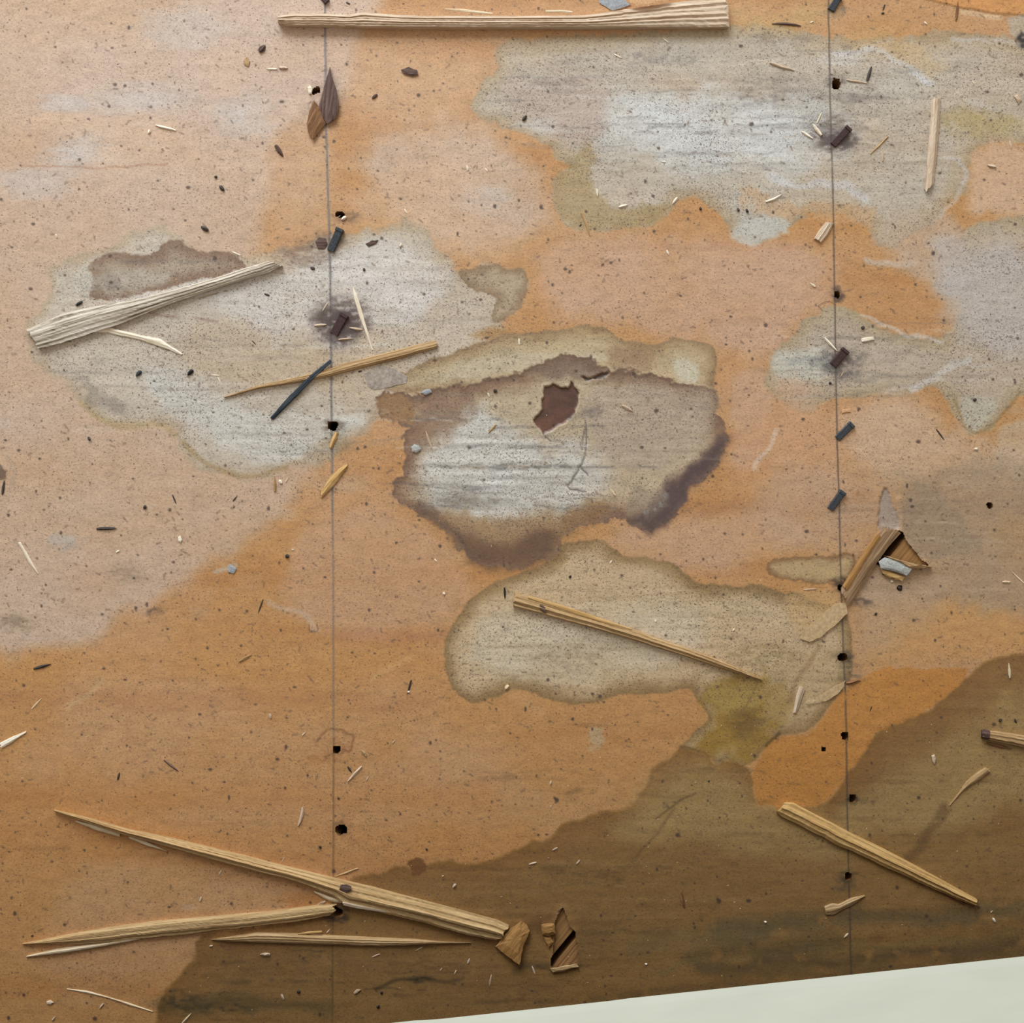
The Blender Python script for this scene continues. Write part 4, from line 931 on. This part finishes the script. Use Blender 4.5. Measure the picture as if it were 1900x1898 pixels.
# brown torn flakes at the first fastener
def plate(name, poly, h, mat, z=None, parent=None, dome=.3, label=None, cat=None, group=None, seed=0, tilt=(0, 0), grain_ang=None):
    """flat irregular flake: outline in photograph pixels, real thickness, slightly domed"""
    rnd = random.Random(seed)
    cx = sum(p[0] for p in poly) / len(poly); cy = sum(p[1] for p in poly) / len(poly)
    if z is None: z = fz(cx, cy) - .0003
    P = []
    for i in range(len(poly)):
        a, b = poly[i], poly[(i + 1) % len(poly)]
        k = max(1, int(math.hypot(b[0] - a[0], b[1] - a[1]) / 6))
        for j in range(k):
            t = j / k
            P.append((a[0] + (b[0] - a[0]) * t + (rnd.uniform(-.8, .8) if j else 0), a[1] + (b[1] - a[1]) * t + (rnd.uniform(-.8, .8) if j else 0)))
    org = at(cx, cy, z); ang = grain_ang or 0.0
    ca, sa = math.cos(-ang), math.sin(-ang)
    def loc(p):
        x, y, zz = p.x - org.x, p.y - org.y, p.z - org.z
        return (x * ca - y * sa, x * sa + y * ca, zz)
    def tz(x, y): return tilt[0] * (x - cx) * S + tilt[1] * (cy - y) * S
    mt = max(0, -min(tz(x, y) for x, y in P))
    n = len(P); vs = []; fs = []
    for (x, y) in P: vs.append(loc(at(x, y, z + tz(x, y) + mt)))
    for (x, y) in P: vs.append(loc(at(x, y, z + h * (1 - dome) + tz(x, y) + mt)))
    for (x, y) in P:
        x2 = cx + (x - cx) * .55; y2 = cy + (y - cy) * .55
        vs.append(loc(at(x2, y2, z + h * rnd.uniform(.96, 1.02) + tz(x2, y2) + mt)))
    vs.append(loc(at(cx, cy, z + h + mt)))
    fs.append(tuple(reversed(range(n)))) if False else None
    for i in range(n):
        j = (i + 1) % n
        fs += [(j, i, n + i, n + j), (n + j, n + i, 2 * n + i, 2 * n + j), (2 * n + j, 2 * n + i, 3 * n)]
    fs = [f for f in fs if f]
    fs.append(tuple(range(n)))
    o = mesh_obj(name, vs, fs, M[mat] if isinstance(mat, str) else mat)
    if parent:
        o.parent = parent; o.location = org - parent.location; o.rotation_euler = (0, 0, ang)
    else:
        o.location = org; o.rotation_euler = (0, 0, ang)
        if label: tag(o, label, cat, group)
    return o

plate('bark_flake', [(612, 124), (618, 150), (624, 166), (629, 192), (622, 221), (607, 230), (596, 214), (591, 200), (601, 160)], .0032, 'bark', label='grey-brown ribbed wood flake standing on the grey chalk line', cat='flake', seed=2, tilt=(.12, 0), grain_ang=1.45)
plate('bark_flake', [(592, 198), (600, 214), (605, 229), (592, 244), (580, 259), (572, 246), (569, 230), (574, 205), (582, 186)], .0028, 'brown', label='brown leaf-shaped wood flake beside the ribbed flake', cat='flake', seed=3, tilt=(-.1, 0), grain_ang=1.1)
plate('wood_chip', [(571, 162), (576, 158), (580, 166), (578, 174), (573, 174)], .002, 'white', label='white crumb tucked beside the ribbed flake', cat='chip', seed=4)
plate('bark_flake', [(744, 129), (758, 124), (774, 130), (776, 138), (764, 141), (748, 136)], .0022, 'bark', label='small dark bark flake alone on clean paper near the long strip', cat='flake', seed=5)
plate('wood_chip', [(919, 1756), (934, 1738), (948, 1722), (968, 1708), (978, 1716), (983, 1727), (972, 1752), (964, 1790), (944, 1776)], .0052, 'umber', label='brown squarish wood chip touching the blunt end of the longest splinter', cat='chip', seed=6, tilt=(.06, -.05), grain_ang=.9)
plate('wood_chip', [(1004, 1716), (1016, 1713), (1029, 1714), (1031, 1732), (1018, 1737), (1007, 1734)], .0048, 'umber', label='small cube of brown wood at the edge of the torn hole near the white ledge', cat='chip', seed=7, grain_ang=.2)
plate('wood_chip', [(1008, 1738), (1022, 1737), (1027, 1748), (1018, 1760)], .0024, 'umber', label='brown wedge beside the small wood cube at the torn hole', cat='chip', seed=8)
plate('wood_chip', [(1020, 1797), (1040, 1793), (1070, 1788), (1074, 1794), (1050, 1801), (1026, 1804)], .003, 'tan', label='pale lip of torn wood along the edge of the hole near the white ledge', cat='chip', seed=9)
# torn place by the second line
stick('wood_splinter', 'brown split board splinter leaning over the torn hole beside the thin black chalk line', [(1640, 980), (1622, 1002), (1602, 1032), (1578, 1066), (1561, 1092)], [(1672, 989), (1650, 1015), (1628, 1045), (1604, 1080), (1574, 1122)], .0042, 'drift',
      extra=[('raised_ridge', [(1626, 990), (1608, 1016), (1586, 1050), (1564, 1086)], [(1634, 996), (1618, 1020), (1596, 1056), (1572, 1096)], .002, .003, 'umber')], seed=57, jag=(5, 4), M_=10, z=.0004)
cb = empty('broken_block', at(1660, 1055, .0003)); cb.rotation_euler = (0, 0, 0)
tag(cb, 'grey-topped chunk of broken wood at the torn hole', 'chunk')
plate('grey_face', [(1630, 1042), (1641, 1034), (1664, 1040), (1692, 1056), (1682, 1068), (1660, 1060), (1634, 1054)], .0058, 'greychip', z=.0003, parent=cb, seed=10, dome=.2)
plate('split_face', [(1634, 1054), (1656, 1062), (1679, 1070), (1674, 1078), (1650, 1072), (1638, 1064)], .0034, 'honey', z=.0003, parent=cb, seed=11)
plate('splintered_edge', [(1638, 1030), (1662, 1036), (1690, 1044), (1728, 1052), (1706, 1055), (1690, 1056), (1664, 1040)], .0062, 'tan', z=.0003, parent=cb, seed=12, grain_ang=-.3)
# paper scraps
plate('paper_scrap', [(675, 696), (682, 690), (702, 678), (730, 684), (757, 699), (754, 711), (735, 714), (715, 720), (694, 723), (684, 718), (680, 706)], .0009, 'greypaper', label='torn grey paper scrap under the tan tapering splinter', cat='paper scrap', seed=13)
plate('paper_scrap', [(1111, -6), (1112, 5), (1124, 12), (1137, 20), (1150, 16), (1170, 9), (1160, 0), (1150, -8)], .0016, 'bluepaper', label='blue-grey scrap poking out by the long straw-coloured strip', cat='paper scrap', seed=14)
plate('paper_scrap', [(1160, -10), (1170, 6), (1182, 11), (1198, 12), (1216, 8), (1240, 0), (1246, -10)], .0012, 'paperbit', z=.0092, label='orange torn paper tongue lying on the long straw-coloured strip', cat='paper scrap', seed=15)
plate('plaster_crumb', [(763, 830), (768, 824), (778, 827), (781, 834), (773, 840), (765, 838)], .0022, 'greychip', label='pale grey crumb at the rim of the dark-rimmed centre stain', cat='crumb', seed=16)
plate('plaster_crumb', [(780, 729), (788, 723), (799, 722), (801, 728), (790, 733)], .0018, 'bluepaper', label='blue-grey flake on the rim of the centre stain', cat='crumb', seed=17)
plate('plaster_crumb', [(425, 1046), (432, 1050), (439, 1055), (434, 1064), (424, 1062)], .0014, 'bluepaper', label='small grey triangular scrap on the worn paper', cat='crumb', seed=18)
plate('bark_flake', [(585, 448), (592, 440), (604, 442), (608, 452), (602, 462), (590, 462)], .0014, 'bark', label='round brown flake touching the near-black cleat', cat='flake', seed=19)
plate('bark_flake', [(678, 452), (690, 446), (702, 445), (698, 452), (684, 458)], .0012, 'bark', label='thin brown flake on the bleached stain near the near-black cleat', cat='flake', seed=20)
plate('wood_chip', [(1881, 178), (1888, 175), (1896, 186), (1890, 192)], .0016, 'straw', label='small pale chip on the grey stain beyond the short stick', cat='chip', seed=21)
plate('wood_chip', [(1598, 628), (1610, 625), (1621, 625), (1622, 630), (1612, 633), (1599, 634)], .002, 'white', label='white rectangular chip beside the red-brown cleat in black grit', cat='chip', seed=22)
plate('wood_chip', [(1562, 759), (1578, 758), (1579, 765), (1562, 767)], .0012, 'paperbit', label='tiny orange square chip beside a blue-grey cleat on the black line', cat='chip', seed=23)
plate('wood_chip', [(1728, 1402), (1734, 1399), (1737, 1408), (1734, 1419), (1730, 1412)], .0018, 'straw', label='small straw chip on the olive-brown stain near the whip-tailed splinter', cat='chip', seed=24)
plate('wood_chip', [(330, 996), (335, 994), (338, 1002), (335, 1007), (331, 1004)], .0016, 'white', label='small white chip on worn paper with a dark tail', cat='chip', seed=25)
plate('wood_chip', [(86, 1858), (94, 1855), (100, 1860), (94, 1864), (87, 1863)], .0016, 'pale', label='pale flat crumb near the thin curved sliver', cat='chip', seed=26)
plate('wood_chip', [(656, 1842), (662, 1835), (670, 1836), (664, 1842), (658, 1845)], .0016, 'straw', label='pale crumb on the dark stain close to the white ledge', cat='chip', seed=27)
plate('wood_chip', [(452, 112), (458, 105), (464, 114), (461, 124), (453, 120)], .0014, 'tan', label='crumpled tan crumb near the dark seed', cat='chip', seed=28)

plate('paper_flap', [(1571, 1118), (1573, 1138), (1562, 1148), (1548, 1162), (1536, 1170), (1522, 1183), (1502, 1191), (1484, 1184), (1496, 1164), (1526, 1138), (1552, 1118)], .0006, 'flap', z=.0002, parent=floor, seed=31, tilt=(.06, -.06), dome=.1)
plate('paper_flap', [(1569, 1262), (1566, 1274), (1554, 1288), (1532, 1301), (1506, 1306), (1520, 1292), (1546, 1274)], .0005, 'flap', z=.0002, parent=floor, seed=32, tilt=(.05, -.05), dome=.1)
# ------------------------------------------------------------------ flooring cleats: shank and head
def cleat(p0, p1, w, h, mat, label, zl=.0004):
    """p0 = buried end, p1 = head end (photograph pixels)"""
    mid = ((p0[0] + p1[0]) / 2, (p0[1] + p1[1]) / 2)
    z = fz(*mid) - zl
    a = at(p0[0], p0[1], z); b = at(p1[0], p1[1], z)
    L = (b - a).length; W = w * S
    e = empty('flooring_cleat', at(mid[0], mid[1], z)); e.rotation_euler = (0, 0, math.atan2(b.y - a.y, b.x - a.x))
    tag(e, label, 'nail', 'flooring cleats along the chalk lines')
    def bev(x0, x1, wy, z0, z1, name, zz=None):
        c = min(wy * .18, .0006)
        vs = []
        for (x, zt) in ((x0, z1 if zz is None else zz[0]), (x1, z1 if zz is None else zz[1])):
            vs += [(x, -wy / 2, z0), (x, -wy / 2, zt - c), (x, -wy / 2 + c, zt), (x, wy / 2 - c, zt), (x, wy / 2, zt - c), (x, wy / 2, z0)]
        fs = [(i, (i + 1) % 6, 6 + (i + 1) % 6, 6 + i) for i in range(6)] + [(5, 4, 3, 2, 1, 0), (6, 7, 8, 9, 10, 11)]
        return mesh_obj(name, vs, fs, M[mat], e)
    bev(-L / 2, L / 2 - .0016, W, 0, h, 'shank', (h * .55, h))
    bev(L / 2 - .0022, L / 2, W * 1.1, 0, h * 1.18, 'head')
    return e
cleat((1553, 814), (1580, 787), 13, .0032, 'steel', 'blue-grey flat cleat beside the tiny orange square chip')
cleat((1540, 945), (1563, 912), 13, .0034, 'steel', 'blue-grey flat cleat nearest to the torn hole on the thin black line')
cleat((1545, 678), (1568, 650), 15, .0036, 'rust', 'dark red-brown cleat in a spray of black grit on the thin black line')
cleat((1545, 270), (1574, 239), 13, .0036, 'rust', 'purplish rusty cleat with white splinters round it, on the grey stain')
cleat((1541, 20), (1556, -4), 13, .0034, 'steel', 'dark cleat on the thin black line near the squared end of the long strip')
cleat((614, 466), (632, 426), 14, .0042, 'steel', 'near-black cleat at the edge of the bleached grey stain')
cleat((620, 620), (640, 584), 16, .0030, 'rust', 'rusty sunken cleat inside a sooty crater on the grey chalk line')
cleat((597, -6), (608, 6), 10, .003, 'rust', 'dark cleat on the grey chalk line beside the long strip')

# ------------------------------------------------------------------ small loose slivers
def sliver(x1, y1, x2, y2, w, mat, label, group=None, name='wood_sliver', cat='sliver', bend=0.0, hh=None):
    mid = ((x1 + x2) / 2, (y1 + y2) / 2); z = fz(*mid) - .0003
    dx, dy = x2 - x1, y2 - y1; L = math.hypot(dx, dy); nx, ny = -dy / L, dx / L
    h = hh or max(.0008, min(.0026, w * S * .8))
    org = at(mid[0], mid[1], z); ang = math.atan2(-dy, dx); ca, sa = math.cos(-ang), math.sin(-ang)
    def loc(p):
        x, y, zz = p.x - org.x, p.y - org.y, p.z - org.z
        return (x * ca - y * sa, x * sa + y * ca, zz)
    rnd = random.Random(int(x1 * 7 + y1))
    st = [(0, rnd.uniform(.35, .7)), (.2, .9), (.5, 1.0), (.8, rnd.uniform(.6, .85)), (1, rnd.uniform(.1, .3))]
    if rnd.random() < .5: st = [(1 - t, k) for t, k in st][::-1]
    vs = []
    for (t, k) in st:
        c = (x1 + dx * t + nx * bend * (4 * t * (1 - t)), y1 + dy * t + ny * bend * (4 * t * (1 - t)))
        for (s, zz) in ((-.5, 0), (-.5, .55), (rnd.uniform(-.2, .2), 1.0), (.5, .5), (.5, 0)):
            vs.append(loc(at(c[0] + nx * s * w * k, c[1] + ny * s * w * k, z + zz * h * (.5 + .5 * k))))
    fs = []
    for i in range(4):
        for j in range(5):
            fs.append((i * 5 + j, i * 5 + (j + 1) % 5, (i + 1) * 5 + (j + 1) % 5, (i + 1) * 5 + j))
    fs += [(4, 3, 2, 1, 0), (20, 21, 22, 23, 24)]
    o = mesh_obj(name, vs, fs, M[mat]); o.location = org; o.rotation_euler = (0, 0, ang)
    return tag(o, label, cat, group)

LANDMARKS = [((930, 35), 'the long straw-coloured strip'), ((600, 190), 'the ribbed flake'), ((200, 250), 'the straight white sliver'), ((280, 560), 'the grey weathered strip'), ((615, 440), 'the near-black cleat'), ((632, 600), 'the sooty crater'),
    ((370, 690), 'the black crumb in the bleached stain'), ((1130, 390), 'the olive corner of the big grey stain'), ((1200, 170), 'the middle of the big grey stain'), ((1555, 250), 'the purplish rusty cleat'), ((1735, 260), 'the short straw-coloured stick'), ((1640, 20), 'the paper sheet edge'),
    ((1555, 660), 'the red-brown cleat in black grit'), ((1553, 930), 'the blue-grey cleat by the torn hole'), ((1820, 780), 'the grey stain with a scalloped rim'), ((1040, 830), 'the dark-rimmed centre stain'), ((510, 890), 'the tan stub by the bleached stain'), ((180, 940), 'the dark frayed sliver'), ((540, 1040), 'the smudges beside the grey chalk line'),
    ((760, 1270), 'the dark olive sliver'), ((1180, 1160), 'the splinter on the olive stain'), ((1640, 1090), 'the torn hole by the black line'), ((1570, 1220), 'the curled paper edge'), ((1330, 1420), 'the mustard-coloured stain'), ((1860, 1360), 'the stick with a dark end'), ((620, 1400), 'the square nail hole'), ((250, 1430), 'the brown sliver on bare paper'),
    ((380, 1580), 'the longest splinter'), ((300, 1740), 'the fork-tipped splinter'), ((640, 1750), 'the thin brownish splinter'), ((200, 1860), 'the thin curved sliver'), ((600, 1850), 'the dark stain near the mouldy smudge'), ((850, 1810), 'the sooty streak by the white ledge'), ((1040, 1750), 'the torn hole near the white ledge'), ((1030, 1580), 'the edge of the olive-brown stain'),
    ((1630, 1590), 'the honey-coloured stick'), ((1700, 1720), 'the grime by the white ledge'), ((830, 1640), 'the dark brown patch beside the longest splinter'), ((860, 310), 'the pointed tip of the big grey stain')]
def near(x, y):
    return min(LANDMARKS, key=lambda l: (l[0][0] - x) ** 2 + (l[0][1] - y) ** 2)[1]
T_W = ('tiny white splinter near %s', 'tiny white splinters')
T_T = ('tiny tan splinter near %s', 'tiny tan splinters')
T_D = ('tiny dark sliver near %s', 'tiny dark slivers')
sliver(288, 232, 326, 242, 5, 'white', 'straight white sliver beside a white crumb on worn paper')
sliver(1432, 44, 1486, 48, 5, 'bark', 'dark brown sliver between the squared end of the long strip and the dark cleat', bend=-2)
sliver(1428, 116, 1474, 131, 6, 'straw', 'tan sliver in the big grey stain near the ragged nail hole')
sliver(1508, 230, 1524, 251, 7, 'white', 'thickest of the white splinters round the purplish rusty cleat')
sliver(1488, 244, 1508, 257, 5, 'white', 'white splinter lying farthest from the purplish rusty cleat it surrounds')
sliver(1525, 208, 1516, 228, 3, 'pale', 'thinnest of the white splinters round the purplish rusty cleat')
sliver(1617, 123, 1609, 150, 6, 'dark', 'dark pointed sliver near the ragged nail hole in the grey stain')
sliver(1571, 148, 1611, 155, 4, 'straw', 'tan splinter leading from the ragged nail hole in the grey stain')
sliver(1648, 253, 1615, 286, 4, 'tan', 'thin tan sliver between the purplish rusty cleat and the short stick')
sliver(1779, -4, 1774, 38, 5, 'brown', 'brown pin-like sliver crossing the paper sheet edge')
sliver(1421, 374, 1450, 361, 5, 'white', 'white split fibre on the orange fringe of the big grey stain', bend=2)
sliver(1529, 626, 1553, 651, 5, 'white', 'white splinter stuck to the red-brown cleat with black grit')
sliver(141, 567, 153, 559, 6, 'black', 'black bit of wire-like debris beside the grey weathered strip', name='black_bit', cat='debris')
sliver(363, 554, 406, 542, 4, 'grey', 'thin grey sliver lying along the grey weathered strip')
sliver(790, 800, 803, 837, 4, 'straw', 'straw sliver on the brown rim of the centre stain')
sliver(920, 788, 906, 804, 4, 'tan', 'short tan sliver inside the centre stain')
sliver(1154, 752, 1174, 763, 6, 'straw', 'straw sliver beside the torn hole in the centre stain')
sliver(1132, 907, 1142, 920, 4, 'pale', 'pale sliver near the dark purple rim of the centre stain')
sliver(509, 883, 510, 912, 6, 'tan', 'tan stub at the edge of the bleached grey stain')
sliver(62, 1241, 95, 1232, 6, 'dark', 'dark straight sliver on plain orange paper, like burnt wood')
sliver(179, 981, 216, 980, 6, 'dark', 'dark frayed sliver on worn pinkish paper')
sliver(304, 1410, 332, 1432, 4, 'bark', 'brown sliver on bare paper near the pointed end of the longest splinter')
sliver(59, 1315, 78, 1295, 3, 'pale', 'hair-thin pale sliver on orange paper')
sliver(443, 1228, 466, 1215, 5, 'tan', 'tan spindle-shaped sliver on orange paper')
sliver(645, 1450, 671, 1422, 5, 'straw', 'straw sliver near the square nail hole on the grey chalk line')
sliver(671, 1392, 680, 1404, 6, 'tan', 'tan stub beside the square nail hole on the grey chalk line')
sliver(553, 1532, 562, 1498, 6, 'straw', 'split straw sliver near the ragged black hole on the grey chalk line', bend=2)
sliver(620, 1627, 665, 1611, 4, 'tan', 'tan sliver almost touching the longest splinter')
sliver(763, 1262, 756, 1288, 4, 'dark', 'dark olive sliver with a white speck')
sliver(936, 1090, 937, 1111, 4, 'black', 'black upright fleck at the blunt end of the olive-stain splinter', name='black_bit', cat='debris')
sliver(937, 1279, 944, 1271, 7, 'pale', 'pale crumb on the rim of the olive stain')
sliver(1263, 1656, 1270, 1685, 6, 'brown', 'brown sliver pressed into the paper between the hole and the black line')
sliver(483, 1771, 501, 1771, 7, 'straw', 'straw stub beside the thin brownish splinter')
sliver(337, 1900, 355, 1880, 4, 'pale', 'pale thin sliver beside the mouldy smudge')
sliver(1872, 1230, 1874, 1258, 5, 'pale', 'pale upright sliver at the edge of the olive-brown stain')
sliver(1877, 1061, 1902, 1084, 3, 'pale', 'hair-thin pale sliver on the grey-brown stain')
sliver(1860, 1080, 1875, 1080, 5, 'pale', 'pale short sliver on the grey-brown stain')
sliver(8, 891, 4, 918, 5, 'dark', 'dark twig beside a small brown torn patch')
sliver(486 - 5, 96, 492, 84, 11, 'bark', 'dark oval seed on worn paper', name='seed', cat='seed')
sliver(511, 269, 525, 290, 8, 'bark', 'brown pointed seed on worn paper near the leaf-shaped flake', name='seed', cat='seed')
sliver(690, 183, 700, 175, 6, 'bark', 'small brown seed near the ribbed flake', name='seed', cat='seed')
sliver(373, 420, 386, 428, 8, 'dark', 'dark chip near the brown tide mark', name='bark_chip', cat='chip')
sliver(970, 224, 977, 214, 7, 'dark', 'dark seed in the tip of the big grey stain', name='seed', cat='seed')
sliver(348, 696, 358, 686, 8, 'black', 'black crumb with a pale centre in the bleached stain', name='black_bit', cat='debris')
sliver(252, 698, 262, 688, 8, 'steel', 'grey crescent crumb in the bleached stain', name='grey_crumb', cat='debris')
sliver(583, 604, 606, 602, 5, 'straw', 'yellowish wood fibre at the rim of the sooty crater', 'fibres round the sooty crater')
sliver(648, 608, 672, 612, 5, 'straw', 'yellowish wood fibre at the rim of the sooty crater', 'fibres round the sooty crater')
sliver(628, 630, 655, 628, 4, 'straw', 'yellowish wood fibre at the rim of the sooty crater', 'fibres round the sooty crater')
sliver(598, 578, 608, 562, 3, 'straw', 'yellowish wood fibre at the rim of the sooty crater', 'fibres round the sooty crater')
sliver(1597, 1262, 1570, 1268, 7, 'brown', 'brown curled paper edge by the nail hole near the olive stain', name='paper_curl', cat='paper scrap')
sliver(634, 408, 642, 402, 7, 'white', 'white crumb in the dark slit beside the near-black cleat', name='wood_chip', cat='chip')
sliver(275, 248, 278, 241, 6, 'white', 'white crumb beside the straight white sliver', name='wood_chip', cat='chip')
sliver(588, 1680, 604, 1672, 5, 'straw', 'curled straw fibre at the torn end of the fork-tipped splinter')
for (x1, y1, x2, y2, w) in [(495, 128, 514, 128, 4), (745, 452, 742, 458, 5), (750, 388, 756, 397, 3), (866, 306, 868, 316, 4), (900, 312, 905, 319, 3), (1138, 100, 1154, 108, 3), (1229, 70, 1240, 79, 3), (1108, 350, 1109, 365, 4), (1257, 366, 1248, 378, 5), (1237, 464, 1241, 474, 4), (1226, 299, 1236, 301, 3), (1503, 525, 1513, 532, 5),
                            (1715, 40, 1720, 46, 4), (1804, 150, 1809, 158, 3), (103, 434, 106, 442, 4), (430, 467, 446, 474, 3), (963, 628, 964, 641, 4), (518, 890, 522, 897, 6), (541, 1020, 546, 1020, 3), (806, 1037, 811, 1043, 3), (822, 1099, 825, 1103, 5), (1808, 833, 1814, 833, 5), (215, 1025, 221, 1022, 4), (1842, 1703, 1847, 1712, 5), (1566, 1740, 1574, 1732, 4), (1418, 1711, 1423, 1711, 5), (1196, 1789, 1201, 1789, 4),
                            (1148, 384, 1164, 380, 5), (1503, 42, 1509, 40, 3), (410, 712, 404, 700, 2), (1360, 1171, 1364, 1166, 4), (1216, 1150, 1217, 1155, 4), (1652, 1077, 1657, 1080, 5), (1135, 1040, 1132, 1046, 3), (905, 729, 909, 737, 3), (388, 695, 408, 697, 2), (760, 1282, 757, 1285, 5), (150, 587, 154, 577, 3)]:
    sliver(x1, y1, x2, y2, w, 'white', T_W[0] % near(x1, y1), T_W[1])
for (x1, y1, x2, y2, w) in [(518, 125, 534, 126, 6), (1637, 279, 1638, 299, 4), (1832, 306, 1848, 310, 6), (1874, 261, 1877, 277, 4), (500, 1324, 503, 1334, 5), (371, 1673, 374, 1663, 4), (388, 1756, 395, 1755, 4), (184, 1872, 192, 1862, 4), (97, 1894, 103, 1886, 4), (840, 1647, 846, 1640, 6), (522, 1845, 527, 1856, 5), (606, 1731, 613, 1724, 3), (1025, 1578, 1035, 1573, 4), (981, 1604, 996, 1600, 4), (1069, 1604, 1076, 1596, 4),
                            (1021, 1456, 1023, 1448, 4), (1022, 1500, 1022, 1494, 3), (1643, 875, 1646, 886, 3), (406, 1625, 411, 1615, 3), (868, 1788, 872, 1778, 4), (843, 1808, 847, 1800, 3), (817, 1802, 820, 1796, 3), (908, 1830, 912, 1808, 3), (987, 1792, 993, 1808, 3), (820, 1626, 824, 1625, 3), (1396, 1398, 1393, 1402, 2), (705, 1770, 690, 1776, 3), (770, 1765, 785, 1757, 3), (1838, 1694, 1842, 1690, 3), (523, 1600, 528, 1590, 2), (530, 895, 535, 886, 3), (560, 1365, 568, 1358, 3), (728, 1380, 733, 1373, 3), (1491, 1094, 1516, 1093, 3), (1560, 700, 1565, 690, 3), (680, 1448, 684, 1440, 3)]:
    sliver(x1, y1, x2, y2, w, 'straw', T_T[0] % near(x1, y1), T_T[1])
for (x1, y1, x2, y2, w) in [(432, 930, 440, 920, 3), (320, 918, 327, 935, 3), (468, 632, 475, 640, 2), (218, 1447, 222, 1433, 4), (1614, 1320, 1618, 1310, 2), (645, 1422, 653, 1434, 4), (479, 1138, 488, 1112, 3), (1638, 20, 1642, 8, 3), (1635, 25, 1641, 24, 4), (650, 8, 642, 4, 3), (408, 345, 416, 354, 7), (399, 330, 402, 326, 6), (163, 815, 167, 813, 8), (266, 940, 272, 942, 8), (530, 1030, 536, 1034, 8), (916, 723, 921, 727, 7), (1598, 607, 1604, 609, 7), (1538, 710, 1543, 712, 5), (1806, 743, 1812, 740, 6),
                            (576, 496, 584, 499, 6), (665, 690, 672, 688, 3), (675, 497, 676, 503, 5), (1314, 1448, 1316, 1450, 4), (1737, 796, 1752, 816, 3), (1666, 1088, 1672, 1094, 6), (1854, 1334, 1858, 1338, 7), (1883, 1334, 1886, 1342, 4), (1623, 1138, 1627, 1140, 6), (1056, 1069, 1060, 1071, 6), (1384, 392, 1388, 390, 8), (1298, 388, 1302, 386, 6), (1368, 390, 1372, 388, 7), (59, 1735, 60, 1737, 5), (700, 1870, 704, 1865, 6), (706, 1843, 710, 1840, 6), (552, 1838, 556, 1842, 7), (790, 1574, 793, 1577, 4), (592, 1573, 596, 1570, 6), (626, 1480, 630, 1482, 4), (1075, 420, 1079, 416, 3), (490, 545, 500, 548, 4)]:
    sliver(x1, y1, x2, y2, w, 'dark', T_D[0] % near(x1, y1), T_D[1], name='dark_sliver')

# sawdust too small and too many to count: one object
def sawdust():
    rnd = random.Random(21); vs = []; fs = []
    for i in range(1000):
        x = rnd.uniform(0, 1900); y = rnd.uniform(0, 1880)
        if y > 1876 - (x - 950) * .106: continue
        z = fz(x, y) - .0001; L = rnd.uniform(.9, 2.4); w = rnd.uniform(.8, 1.6); an = rnd.uniform(0, 3.14)
        ux, uy = math.cos(an), math.sin(an); b = len(vs)
        for (s, t) in ((-1, -.5), (1, -.4), (1.1, .4), (-.9, .5)): vs.append(at(x + ux * L * s - uy * w * t, y + uy * L * s + ux * w * t, z))
        vs.append(at(x, y, z + .0005))
        fs += [(b, b + 1, b + 4), (b + 1, b + 2, b + 4), (b + 2, b + 3, b + 4), (b + 3, b, b + 4), (b + 3, b + 2, b + 1, b)]
    nt = NT('sawdust')
    g = nt.n('ShaderNodeNewGeometry')
    r = ramp(nt, g.outputs['Random Per Island'], [(0, lin4((70, 54, 44))), (.55, lin4((96, 70, 50))), (.56, lin4((226, 200, 160))), (1, lin4((244, 234, 216)))])
    r.color_ramp.interpolation = 'CONSTANT'
    nt.l(r.outputs[0], nt.b.inputs['Base Color']); nt.b.inputs['Roughness'].default_value = .8
    o = mesh_obj('sawdust', vs, fs, nt.m)
    tag(o, 'fine sawdust and grit specks strewn over the papered floor', 'sawdust', None, 'stuff')
sawdust()
